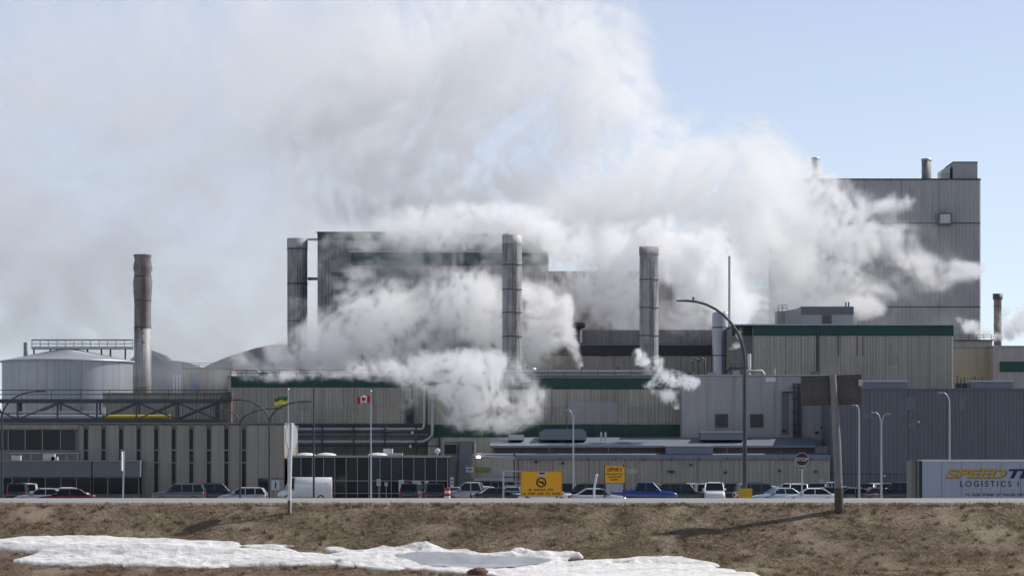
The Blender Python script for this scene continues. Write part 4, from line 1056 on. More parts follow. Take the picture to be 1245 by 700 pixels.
def car(kind, paint, px_, dd, head, label, group='cars parked in the mill lot'):
    cat = {'van': 'van', 'pickup': 'pickup', 'suv': 'suv'}.get(kind, 'car')
    root = thing('parked_' + {'hatch': 'hatchback'}.get(kind, kind), label, cat, (X(px_, dd), dd, LOT), R(head), group)
    root.scale = (1.08, 1.08, 1.08) if kind != 'van' else (1, 1, 1)
    wheel = None
    for nm, me, mk in car_meshes(kind):
        o = bpy.data.objects.new(nm, me); col.objects.link(o)
        if not me.materials: me.materials.append(None)
        o.material_slots[0].link = 'OBJECT'; o.material_slots[0].material = M['paint_' + paint] if mk == 'paint' else M[DYN[mk]]
        if nm == 'rim': o.parent = wheel
        else: o.parent = root
        if nm == 'wheel': wheel = o
    return root
CARS = [
    ('suv', 'black', 23, 338, 92, 'black suv parked end-on at the foot of the leftmost lamp post'),
    ('sedan', 'white', 77, 332, 180, 'white sedan behind the dark red car at the office canopy'),
    ('sedan', 'silver', 52, 305, 178, 'silver sedan with long bonnet just in front of the black suv by the office'),
    ('sedan', 'red', 80, 292, 184, 'dark red sedan parked below the office canopy'),
    ('suv', 'grey', 218, 334, 180, 'dark grey suv with pale roof rails below the slot windows'),
    ('suv', 'navy', 265, 337, 2, 'navy suv parked between the grey suv and the pale hatchback'),
    ('hatch', 'silver', 295, 306, 178, 'pale silver hatchback in front of the navy suv'),
    ('van', 'white', 371, 371, 180, 'tall white panel van parked before the dark glass building'),
    ('suv', 'navy', 503, 345, 80, 'navy suv seen from behind at the walking-figure signs'),
    ('suv', 'black', 527, 330, 95, 'black suv seen from behind next to the red and white barrel'),
    ('sedan', 'lightblue', 553, 345, 250, 'pale blue sedan nosing out beside the sloping duct'),
    ('pickup', 'silver', 576, 330, 172, 'silver pickup parked under the entrance canopy'),
    ('sedan', 'black', 606, 322, 15, 'black sedan parked beside the pipe gate'),
    ('hatch', 'lightblue', 622, 330, 275, 'pale blue hatchback facing out beside the large yellow sign'),
    ('sedan', 'white', 662, 318, 182, 'white sedan half hidden below the large yellow sign'),
    ('suv', 'green', 709, 322, 176, 'dark green suv between the two yellow signs'),
    ('sedan', 'silver', 727, 300, 5, 'silver sedan tucked below the small yellow sign'),
    ('pickup', 'blue', 783, 322, 0, 'bright blue pickup facing the tall lamp post'),
    ('suv', 'black', 830, 328, 8, 'black suv just ahead of the blue pickup'),
    ('sedan', 'white', 815, 345, 180, 'white sedan hidden behind the blue pickup bonnet'),
    ('pickup', 'white', 868, 330, 268, 'white pickup facing the road left of the yellow lamp base'),
    ('suv', 'black', 889, 338, 272, 'black suv facing the road against the yellow lamp base'),
    ('suv', 'black', 926, 330, 15, 'black suv on the far side of the yellow lamp base'),
    ('sedan', 'lightblue', 946, 318, 200, 'pale blue sedan just left of the stop sign'),
    ('suv', 'white', 971, 326, 265, 'white suv right below the stop sign'),
    ('suv', 'navy', 994, 334, 258, 'navy suv between the stop sign and the leaning wooden pole'),
    ('hatch', 'blue', 1008, 322, 95, 'blue hatchback beside the leaning wooden pole'),
    ('sedan', 'grey', 1036, 322, 170, 'grey sedan just right of the leaning wooden pole'),
    ('suv', 'green', 1052, 334, 262, 'dark green suv below the single-arm lamp post'),
    ('sedan', 'brown', 1069, 322, 20, 'brown sedan below the two-armed lamp by the warehouse'),
    ('sedan', 'silver', 1088, 340, 182, 'silver sedan nearest the trailer in the back row'),
    ('pickup', 'black', 1096, 322, 176, 'black pickup parked against the trailer end'),
    ('suv', 'white', 35, 352, 95, 'white suv end-on behind the silver sedan by the office'),
    ('hatch', 'white', 590, 345, 265, 'white hatchback facing out between the silver pickup and black sedan'),
    ('sedan', 'silver', 640, 342, 0, 'silver sedan just behind the left half of the large yellow sign'),
    ('suv', 'white', 845, 350, 0, 'white suv in the back row behind the black suv'),
    ('suv', 'silver', 905, 352, 180, 'silver suv in the back row behind the yellow lamp base'),
    ('hatch', 'white', 938, 348, 268, 'white hatchback facing out in the back row near the stop sign'),
    ('suv', 'silver', 957, 352, 92, 'silver suv seen from behind in the back row near the stop sign'),
    ('pickup', 'silver', 1012, 350, 182, 'silver pickup in the back row behind the leaning wooden pole'),
    ('suv', 'white', 1060, 352, 180, 'white suv in the back row by the warehouse lamps'),
    ('hatch', 'lightblue', 1024, 338, 268, 'pale blue hatchback facing out right beside the leaning wooden pole'),
    ('pickup', 'black', 920, 344, 178, 'black pickup just right of the tall dark lamp post'),
    ('sedan', 'white', 985, 312, 180, 'white sedan in the near row between stop sign and leaning wooden pole'),
    ('suv', 'black', 1080, 330, 265, 'black suv facing out beside the two-armed warehouse lamp'),
    ('suv', 'silver', 855, 340, 92, 'silver suv seen from behind left of the white pickup'),
    ('hatch', 'red', 1046, 344, 90, 'dark red hatchback seen from behind under the warehouse lamps'),
    ('suv', 'black', 690, 345, 268, 'black suv facing out just right of the large yellow sign'),
]
for c in CARS: car(*c)
# barrel
dd = 325
bl = thing('traffic_barrel', 'red and white striped barrel beside the black suv', 'barrel', (X(544, dd), dd, LOT))
zz = np.linspace(LOT, LOT + 1.55, 7)
for i in range(6):
    wb(MB().lathe([(.33 - .012 * i, zz[i]), (.33 - .012 * (i + 1), zz[i + 1])], (X(544, dd), dd), 20), 'band', M['red' if i % 2 else 'white'], bl)

# ------------------------------------------------------------------ street lamps
def lamp(label, px_, base_y, top, dd, arms, r=.09, m='post', basez=None, group='lot street lamps', shaft_top=None, head=.55):
    """arms: list of (tip column, tip row); the pole rises to row shaft_top and the arms sweep from there"""
    bz = LOT if basez is None else basez
    t = thing('street_lamp', label, 'street lamp', (X(px_, dd), dd, bz), 0, group)
    st = Z(shaft_top or top, dd); x0 = X(px_, dd)
    wb(MB().tube([(x0, dd, bz), (x0, dd, bz + (st - bz) * .5), (x0, dd, st)], [r * 1.25, r, r * .8], 10), 'pole', M[m], t)
    wb(MB().lathe([(r * 2.2, bz), (r * 2.2, bz + .25), (r * 1.3, bz + .3)], (x0, dd), 14), 'base_plate', M['post'], t)
    for ax, ay in arms:
        x1, z1 = X(ax, dd), Z(ay, dd); dx, dz = x1 - x0, z1 - st
        pts = [(x0 + dx * (1 - math.cos(a)), dd, st + dz * math.sin(a)) for a in np.linspace(0, math.pi / 2, 10)]
        a = wb(MB().tube(pts, [r * .8 - r * .25 * i / 9 for i in range(10)], 8), 'arm', M[m], t)
        s = 1 if dx > 0 else -1
        q = MB(); q.hexa([(x1 - s * .1, dd - .12, z1 - .06), (x1 + s * head, dd - .16, z1 - .05), (x1 + s * head, dd + .16, z1 - .05), (x1 - s * .1, dd + .12, z1 - .06)],
                         [(x1 - s * .1, dd - .1, z1 + .06), (x1 + s * head, dd - .1, z1 + .03), (x1 + s * head, dd + .1, z1 + .03), (x1 - s * .1, dd + .1, z1 + .06)])
        hd = wb(q, 'lamp_head', M[m], t)
    return t
L1 = lamp('tall dark lamp post on a yellow base with a long curved arm', 905.5, 597, 364, 196, [(834, 365.5)], .115, 'steel', -.9, 'roadside street lamps', 440, .55)
d = 196
wb(MB().box(X(898, d), X(914, d), d - .4, d + .35, -1.2, Z(593.5, d)), 'concrete_base', M['yellowbase'], L1)
wb(MB().lathe([(.06, Z(364.6, d)), (.07, Z(361.5, d)), (.02, Z(360.8, d))], (X(843, d), d), 10), 'photocell', M['steel'], L1)
lamp('two-armed lamp post in front of the last slot windows', 327.5, 600, 500, 240, [(291, 486), (370, 488)], .08, 'steel', shaft_top=514)
lamp('second two-armed lamp post set farther back beside the slot windows', 292, 600, 500, 300, [(268, 498), (336, 496.5)], .08, 'steel', shaft_top=515)
lamp('lamp post at the left edge of the frame before the office', 2.5, 600, 480, 230, [(46, 475.5), (-40, 477)], .08, 'steel', shaft_top=508)
lamp('slim dark single-headed lamp post right of the yellow and green flag', 381.5, 600, 463, 250, [(386, 463.5)], .07, 'steel', shaft_top=470, head=.3)
lamp('short two-armed lamp post in front of the low ribbed hall', 697, 600, 497, 330, [(690.5, 498), (703.5, 499.5)], .08, 'galv', shaft_top=514, head=.25)
lamp('single-arm lamp post right of the brown sign back', 1044.5, 600, 491, 300, [(1040, 492)], .08, 'galv', shaft_top=505, head=.3)
lamp('two-armed lamp post before the blue warehouse', 1071.5, 600, 500, 310, [(1063.5, 501), (1079, 502.5)], .08, 'galv', shaft_top=519, head=.3)
lamp('lamp post rising behind the trailer roof', 1154.5, 600, 476, 300, [(1146, 477)], .08, 'galv', shaft_top=492, head=.35)
# pole with horizontal arm and lit floodlight by the entrance
d = 350
fl = thing('floodlight_post', 'lit white floodlight on a horizontal arm by the entrance canopy', 'floodlight', (X(625.5, d), d, LOT))
wb(MB().tube([(X(625.5, d), d, LOT), (X(625.5, d), d, Z(549, d))], .10, 8), 'pole', M['steel'], fl)
wb(MB().tube([(X(625.5, d), d, Z(556.5, d)), (X(606, d), d, Z(556, d)), (X(585, d), d, Z(554.5, d))], [.2, .12, .1], 8), 'arm', M['galv'], fl)
hd = wb(MB().box(X(575, d), X(590, d), d - .3, d + .3, Z(553.8, d), Z(551.8, d)), 'lamp_head', M['offwhite'], fl)
wb(MB().box(X(580, d), X(584, d), d - .32, d - .1, Z(556.6, d), Z(553.9, d)), 'lit_lens', emit('floodlight_glow', (1, .98, .94), 6), hd)

# ------------------------------------------------------------------ flagpoles
def flag(label, px_, top, dd, name, stripes, w, h, yb):
    t = thing('flagpole', label, 'flagpole', (X(px_, dd), dd, LOT), 0, 'flagpoles')
    x0 = X(px_, dd)
    wb(MB().tube([(x0, dd, LOT), (x0, dd, Z(top, dd))], [.075, .04], 8), 'pole', M['galv'], t)
    wb(MB().lathe([(.01, Z(top, dd) - .02), (.10, Z(top, dd) + .05), (.10, Z(top, dd) + .12), (.01, Z(top, dd) + .2)], (x0, dd), 10), 'finial', M['galv'], t)
    f = empty('flag', (0, 0, 0)); f.parent = t
    zt = Z(yb, dd)
    for (u0, u1, v0, v1, mk, nm) in stripes:
        q = MB(); nu, nv = 10, 4; vs = []
        for i in range(nu + 1):
            for j in range(nv + 1):
                u = u0 + (u1 - u0) * i / nu; v = v0 + (v1 - v0) * j / nv
                off = .16 * math.sin(u * 7 + v * 1.5) * u
                vs.append((x0 - .05 - u * w, dd - .03 + off, zt - v * h * (1 - .15 * u) - .28 * u * h - .05 * math.sin(u * 9)))
        n1 = nv + 1
        fs = [(i * n1 + j, i * n1 + j + 1, (i + 1) * n1 + j + 1, (i + 1) * n1 + j) for i in range(nu) for j in range(nv)]
        off_y = -.012 if nm == 'leaf_emblem' else 0
        q.add([(a, b_ + off_y, c_) for a, b_, c_ in vs] + [(a, b_ + off_y + .008, c_) for a, b_, c_ in vs], fs + [tuple(len(vs) + k for k in reversed(g)) for g in fs], True)
        wb(q, nm, M[mk], f)
    return t
flag('flagpole with a red and white maple leaf flag', 451, 477, 260, 'maple', [(0, .25, 0, 1, 'flagred', 'red_bar'), (.25, .75, 0, 1, 'white', 'white_field'), (.75, 1, 0, 1, 'flagred', 'red_bar'), (.36, .64, .25, .8, 'flagred', 'leaf_emblem')], 1.0, .55, 480)
flag('flagpole with a green over yellow flag', 350.5, 475, 260, 'green', [(0, 1, 0, .5, 'flaggreen', 'green_half'), (0, 1, .5, 1, 'flagyellow', 'yellow_half')], 1.0, .62, 481)

# ------------------------------------------------------------------ signs
def octagon(cx_, cz, r): return [(cx_ + r * math.cos(R(22.5 + 45 * i)), cz + r * math.sin(R(22.5 + 45 * i))) for i in range(8)]
def text(body, size, loc, m, parent, name='lettering', ext=.004, shear=0.0, sx_=1.0, space=1.0, align='LEFT', offset=0.0):
    cu = bpy.data.curves.new(name, 'FONT'); cu.body = body; cu.size = size; cu.extrude = ext; cu.shear = shear; cu.space_character = space; cu.align_x = align; cu.offset = offset
    tmp = bpy.data.objects.new(name, cu); col.objects.link(tmp); bpy.context.view_layer.update()
    me = bpy.data.meshes.new_from_object(tmp.evaluated_get(bpy.context.evaluated_depsgraph_get()))
    bpy.data.objects.remove(tmp); me.materials.clear(); me.materials.append(m)
    o = bpy.data.objects.new(name, me); col.objects.link(o); o['kind'] = 'stuff'
    o.rotation_euler = (R(90), 0, 0); o.scale = (sx_, 1, 1)
    o.parent = parent; o.location = Vector(loc) - wpos(parent)
    return o
d = 185
ss = thing('stop_sign', 'red octagonal stop sign on a post before the low ribbed hall', 'stop sign', (X(975, d), d, -1.0))
wb(MB().tube([(X(975, d), d + .05, -1.0), (X(975, d), d + .05, Z(551, d))], .045, 8), 'post', M['galv'], ss)
wb(MB().prism(octagon(X(975, d), Z(558, d), .385), d, d + .015), 'border', M['offwhite'], ss)
wb(MB().prism(octagon(X(975, d), Z(558, d), .355), d - .012, d - .002), 'face', mat('stop_sign_red', (.07, .010, .011), .5, 0, .1, 4), ss)
text('STOP', .27, (X(975, d), d - .022, Z(558, d) - .10), M['offwhite'], ss, align='CENTER', offset=.008)
pl = wb(MB().box(X(971.2, d), X(979, d), d, d + .012, Z(570, d), Z(566.5, d)), 'plaque', M['offwhite'], ss)
q = MB()
for x in (971.9, 974.3, 976.7): q.box(X(x, d), X(x + 1.5, d), d - .01, d - .003, Z(569.3, d), Z(567.2, d))
wb(q, 'plaque_marks', M['ink'], pl)
def scribble(words_, x0, x1, z0, z1, y, parent, name='lettering_line', m='ink', seed=1):
    """a line of lettering too small to read in the photograph: word-long groups of letter strokes"""
    r = random.Random(seed); tot = sum(words_) + len(words_) - 1; u = (x1 - x0) / tot; x = x0; q = MB(); h = z1 - z0
    for n_ in words_:
        for i in range(n_):
            a = x + u * .12; c = x + u * .86; t = u * .22
            q.box(a, a + t, y - .006, y, z0, z1)
            k = r.randint(0, 3)
            if k != 1: q.box(a + t, c, y - .006, y, z1 - h * .22, z1)
            if k != 2: q.box(a + t, c, y - .006, y, z0 + h * .4, z0 + h * .6)
            if k != 3: q.box(a + t, c, y - .006, y, z0, z0 + h * .2)
            if k % 2 == 0: q.box(c - t, c, y - .006, y, z0 + h * .2, z0 + h * .4)
            x += u
        x += u
    return tag(wb(q, name, M[m], parent), kind='stuff')
d = 175
ys_ = thing('yellow_notice_sign', 'large yellow notice board with a black ring symbol in front of the parked cars', 'sign', (X(658, d), d, -1.0))
wb(MB().box(X(633.5, d), X(683, d), d, d + .03, Z(602.5, d), Z(572.5, d)), 'board', M['yellow'], ys_)
q = MB()
for a, b2, t, b3 in ((633, 683.5, 572, 573), (633, 683.5, 602, 603), (633, 633.9, 573, 602), (682.6, 683.5, 573, 602)): q.box(X(a, d), X(b2, d), d - .02, d + .04, Z(b3, d), Z(t, d))
wb(q, 'rim', mat('yellow_edge', (.55, .30, .02), .6), ys_)
for x in (640, 677): wb(MB().box(X(x, d) - .05, X(x, d) + .05, d + .045, d + .14, -1.1, Z(573.5, d)), 'post', M['wood'], ys_)
em = wb(MB().box(X(653, d), X(664.5, d), d - .01, d - .002, Z(578.5, d), Z(573.2, d)), 'emblem_plate', M['offwhite'], ys_)
q = MB(); q.prism([(X(653.8, d), Z(574.6, d)), (X(658.7, d), Z(576.4, d)), (X(663.6, d), Z(574.6, d)), (X(662, d), Z(574.1, d)), (X(655.3, d), Z(574.1, d))], d - .02, d - .012); wb(q, 'emblem', M['navy'], em)
q = MB(); n = 28; cx_, cz = X(658, d), Z(586, d); r0, r1 = .19, .26
for i in range(n):
    a0, a1 = 2 * math.pi * i / n, 2 * math.pi * (i + 1) / n
    q.prism([(cx_ + r1 * math.cos(a0), cz + r1 * math.sin(a0)), (cx_ + r1 * math.cos(a1), cz + r1 * math.sin(a1)), (cx_ + r0 * math.cos(a1), cz + r0 * math.sin(a1)), (cx_ + r0 * math.cos(a0), cz + r0 * math.sin(a0))], d - .012, d - .003)
q.prism([(cx_ - .17, cz + .03), (cx_ - .10, cz + .10), (cx_ + .17, cz - .05), (cx_ + .12, cz - .12)], d - .011, d - .003)
q.prism([(cx_ - .02, cz - .03), (cx_ + .13, cz + .01), (cx_ + .12, cz + .07), (cx_ - .02, cz + .02)], d - .018, d - .0115)
wb(q, 'ring_symbol', M['ink'], ys_)
scribble([2, 7, 4], X(642.5, d), X(673, d), Z(596.2, d), Z(593.8, d), d - .003, ys_, seed=2)
scribble([2, 5, 4, 3, 5], X(635.5, d), X(681, d), Z(600.8, d), Z(598.2, d), d - .003, ys_, seed=3)
d = 210
y2 = thing('small_yellow_sign', 'smaller yellow sign with a grey plate below it beside the blue pickup', 'sign', (X(747, d), d, -1.1))
wb(MB().box(X(735.5, d), X(759.5, d), d, d + .03, Z(586.5, d), Z(566, d)), 'board', M['yellow'], y2)
for x in (735.2, 758.8): wb(MB().box(X(x, d) - .04, X(x, d) + .04, d + .035, d + .11, -1.2, Z(565, d)), 'post', M['steel'], y2)
wb(MB().box(X(736.5, d), X(757, d), d, d + .03, Z(598, d), Z(588, d)), 'lower_plate', M['silo'], y2)
scribble([8, 1], X(738.5, d), X(756, d), Z(572.5, d), Z(568.2, d), d - .003, y2, seed=4)
scribble([6, 8, 4], X(737, d), X(757.5, d), Z(576.6, d), Z(575, d), d - .003, y2, seed=5)
scribble([5, 4, 5], X(740, d), X(756, d), Z(580.2, d), Z(578.4, d), d - .003, y2, seed=6)
scribble([7], X(742.5, d), X(752, d), Z(583.6, d), Z(581.6, d), d - .003, y2, seed=7)
wb(MB().lathe([(.09, Z(566.5, d)), (.11, Z(565.2, d)), (.02, Z(564, d))], (X(758.8, d), d), 10), 'post_cap', M['black'], y2)
# leaning white marker near the small yellow sign
d = 240
mk_ = thing('white_marker_post', 'short leaning white marker post over the parked cars', 'marker post', (X(721.5, d), d, -1.4))
wb(MB().tube([(X(721.5, d), d, -1.4), (X(722.5, d), d, Z(592, d)), (X(725.3, d), d, Z(577.5, d))], .075, 8), 'post', M['white'], mk_)
wb(MB().lathe([(.08, Z(578.6, d)), (.12, Z(577.2, d)), (.04, Z(575.8, d))], (X(725.3, d), d), 10), 'cap', M['white'], mk_)
# back of the octagonal sign close to the road
d = 94.7
bs = thing('turned_road_sign', 'grey back of an octagonal road sign on a white post by the road edge', 'road sign', (X(352.5, d), d, float(gz(np.array(d)))), 0)
zc = Z(530, d); q = MB()
oc = octagon(0, 0, .40); ang = R(68)
def rotp(x, y): return (X(354.5, d) + x * math.cos(ang) - y * math.sin(ang), d + x * math.sin(ang) + y * math.cos(ang))
vs = [(*rotp(x, 0), zc + z) for x, z in oc] + [(*rotp(x, .02), zc + z) for x, z in oc]
q.add(vs, [tuple(range(8)), tuple(range(15, 7, -1))] + [(i, i + 8, (i + 1) % 8 + 8, (i + 1) % 8) for i in range(8)])
wb(q, 'plate', M['silo'], bs)
wb(MB().tube([(X(352, d), d - .06, float(gz(np.array(d))) - .2), (X(352.8, d), d - .06, Z(580, d)), (X(354.5, d), d - .06, Z(514, d))], [.045, .045, .04], 8), 'post', M['white'], bs)
wb(MB().box(X(350.2, d), X(353.5, d), d - .11, d - .01, float(gz(np.array(d))) - .2, Z(608, d)), 'anchor_sleeve', M['wood'], bs)
d = 128
es = thing('edge_on_sign', 'thin white sign seen edge-on before the office canopy', 'road sign', (X(149.5, d), d, -.7))
wb(MB().tube([(X(149, d), d, -.8), (X(150.6, d), d, Z(548, d))], .035, 6), 'post', M['galv'], es)
wb(MB().box(X(148.4, d), X(149.8, d), d - .35, d - .05, Z(572, d), Z(548.5, d)), 'plate', M['white'], es)
# leaning wooden pole with the back of a plywood sign
d = 94.75
wp = thing('wooden_sign_pole', 'leaning grey wooden pole carrying the dark back of a plywood sign', 'sign', (X(1020, d), d, float(gz(np.array(d)))))
wb(MB().tube([(X(1020.3, d), d, float(gz(np.array(d))) - .3), (X(1019.5, d), d, Z(592, d)), (X(1017.8, d), d, Z(540, d)), (X(1012.5, d), d, Z(455.5, d))], [.12, .115, .11, .095], 14), 'pole', M['greywood'], wp)
wb(MB().tube([(X(1020.35, d), d, float(gz(np.array(d))) - .3), (X(1019.55, d), d, Z(593, d))], [.125, .121], 14), 'dark_foot', mat('dark_foot_wood', (.085, .07, .05), .9, 0, .35, 4, .4, bump=.4, bscale=20), wp)  # sleeve of darker brown wood colour round the bottom of the pole
cuts = np.linspace(974.5, 1048, 8)
for a, b2 in zip(cuts[:-1], cuts[1:]):
    tl = lambda x: 457 - (x - 974.5) / 74 * 2.2
    q = MB(); q.prism([(X(a + .08, d), Z(493.2 - (a - 974) / 74 * 2, d)), (X(b2 - .08, d), Z(493.2 - (b2 - 974) / 74 * 2, d)), (X(b2 - .08, d), Z(tl(b2), d)), (X(a + .08, d), Z(tl(a), d))], d + .13, d + .16)
    wb(q, 'board', M['signback'], wp)
for t in (459.5, 489):
    q = MB(); q.hexa([(X(974.5, d), d + .10, Z(t + 2, d)), (X(1048, d), d + .10, Z(t, d)), (X(1048, d), d + .127, Z(t, d)), (X(974.5, d), d + .127, Z(t + 2, d))],
                     [(X(974.5, d), d + .10, Z(t - 1, d)), (X(1048, d), d + .10, Z(t - 3, d)), (X(1048, d), d + .127, Z(t - 3, d)), (X(974.5, d), d + .127, Z(t - 1, d))])
    wb(q, 'batten', M['signback'], wp)
wb(MB().box(X(1044, d), X(1048.6, d), d + .05, d + .12, Z(469, d), Z(461, d)), 'bracket', M['galv'], wp)
# small lot signs
def small_sign(label, px_, t, b2, w, dd, m='offwhite', mark='ink', man=False):
    s = thing('small_lot_sign', label, 'sign', (X(px_, dd), dd, LOT), 0, 'small signs in the lot')
    wb(MB().tube([(X(px_, dd), dd + .06, LOT), (X(px_, dd), dd + .06, Z(t, dd))], .035, 6), 'post', M['post'], s)
    pl = wb(MB().box(X(px_ - w / 2, dd), X(px_ + w / 2, dd), dd, dd + .02, Z(b2, dd), Z(t, dd)), 'plate', M[m], s)
    q = MB(); x0, z0, hh = X(px_, dd), Z(b2, dd), Z(t, dd) - Z(b2, dd)
    if man:
        q.lathe([(.01, z0 + hh * .76), (.055, z0 + hh * .81), (.01, z0 + hh * .88)], (x0, dd - .0), 8)
        q.v = [(x, dd - .012 + (y - dd) * .1, z) for x, y, z in q.v]
        for pts in (((-.06, .35), (.05, .35), (.07, .74), (-.05, .74)), ((-.16, .1), (-.09, .1), (.02, .38), (-.06, .38)), ((.09, .1), (.16, .1), (.06, .38), (-.01, .38)), ((.05, .5), (.16, .42), (.17, .47), (.06, .66))):
            q.prism([(x0 + u, z0 + hh * v) for u, v in pts], dd - .014, dd - .004)
        wb(q, 'walking_figure', M[mark], pl)
    else:
        for k in (.3, .6): q.box(x0 - (X(w, dd) - X(0, dd)) * .34, x0 + (X(w, dd) - X(0, dd)) * .34, dd - .01, dd - .003, z0 + hh * k, z0 + hh * (k + .12))
        wb(q, 'lettering_line', M[mark], pl)
    return s
small_sign('white walking-figure sign beside the office door', 335, 583.5, 595, 9.5, 352, man=True)
small_sign('small pale sign on the glass front right of the flagpole', 460.5, 582, 590, 5, 360)
small_sign('tiny pale sign just right of the maple leaf flagpole sign', 469.5, 586, 590.5, 4, 362)
small_sign('white walking-figure sign left of the navy suv', 488, 583, 601, 6.5, 352, man=True)
small_sign('wide pale sign behind the navy suv', 506.5, 584, 590.5, 10, 358)
small_sign('narrow pale sign above the black suv', 518.5, 584, 592, 4.5, 356)
small_sign('narrow tall pale sign left of the sloping duct', 549.5, 579.5, 592, 4, 362)
# pipe gate left of the large yellow sign
d = 230
gt = thing('pipe_gate', 'pale pipe gate post with rails left of the large yellow sign', 'gate', (X(612, d), d, -1.3))
wb(MB().tube([(X(612, d), d, -1.4), (X(612, d), d, Z(572, d))], .06, 8), 'post', M['galv'], gt)
for t in (572.5, 579.5, 584.5, 590, 597): wb(MB().tube([(X(612, d), d, Z(t, d)), (X(640, d), d + .3, Z(t, d))], .04, 6), 'rail', M['galv' if t != 579.5 else 'steel'], gt)

# ------------------------------------------------------------------ trailer
d = 205; zr = Z(558.3, d)
tr = thing('semi_trailer', 'pale blue-grey box trailer with gold and navy lettering behind the road', 'trailer', (X(1120, d), d, zr - 4.0))
x0, x1 = X(1121, d), X(1121, d) + 14.2
wb(MB().box(x0 + .02, x1, d + .06, d + 2.55, zr - 2.85, zr - .05), 'box', M['trailer'], tr)
n = 12
for i in range(n):
    a, c = x0 + (x1 - x0) * i / n, x0 + (x1 - x0) * (i + 1) / n
    wb(MB().box(a + .012, c - .012, d, d + .05, zr - 2.8, zr - .12), 'side_panel', M['trailer'], tr)
wb(MB().box(x0, x1, d - .03, d + 2.6, zr - .115, zr), 'roof_rail', M['white'], tr)
wb(MB().box(x0, x1, d - .02, d + 2.58, zr - 3.0, zr - 2.86), 'floor_rail', M['trailerdark'], tr)
xh = X(1108, d)
wb(MB().box(xh, x0 - .17, d + .05, d + 2.4, zr - 3.0, zr - .05), 'front_wall', mat('trailer_nose', (.20, .205, .18), .7, 0, .3, 2, .5), tr)
wb(MB().box(x0 - .16, x0 - .005, d + .1, d + 2.4, zr - 3.0, zr - .08), 'corner_post', M['trailerdark'], tr)
wb(MB().box(X(1113.5, d), X(1114.8, d), d + .02, d + .045, zr - 3.0, zr - .1), 'door_gap', M['black'], tr)
for xx in (x0 + .9, x0 + 2.1, x1 - 1.5):
    q = MB(); nn = 20; zc_ = zr - 3.5
    vs2 = [(xx + .5 * math.cos(2 * math.pi * i / nn), y, zc_ + .5 * math.sin(2 * math.pi * i / nn)) for y in (d + .1, d + .5) for i in range(nn)]
    q.add(vs2, [(i, (i + 1) % nn, nn + (i + 1) % nn, nn + i) for i in range(nn)] + [tuple(range(nn)), tuple(range(2 * nn - 1, nn - 1, -1))]); wb(q, 'wheel', M['tyre'], tr)
S = Z(569.5, d) - Z(580.3, d)
text('SPEED', S * 1.38, (X(1149.2, d), d - .012, Z(580.8, d)), M['brown'], tr, 'lettering_outline', shear=.28, sx_=1.79, offset=.030)
text('SPEED', S * 1.36, (X(1149.4, d), d - .022, Z(580.4, d)), M['gold'], tr, 'lettering', shear=.28, sx_=1.79, offset=.014)
text('TE', S * 1.38, (X(1222.6, d), d - .012, Z(580.6, d)), M['navy'], tr, 'lettering', shear=.28, sx_=1.79, offset=.030)
text('LOGISTICS I', (Z(584, d) - Z(591, d)) * 1.4, (X(1166.5, d), d - .012, Z(591, d)), M['ink'], tr, 'lettering', sx_=1.0, space=1.42, offset=.004)
scribble([2, 4, 6, 2, 6, 4, 5], X(1174, d), X(1262, d), Z(602.5, d), Z(599.3, d), d - .003, tr, 'small_lettering', seed=9)

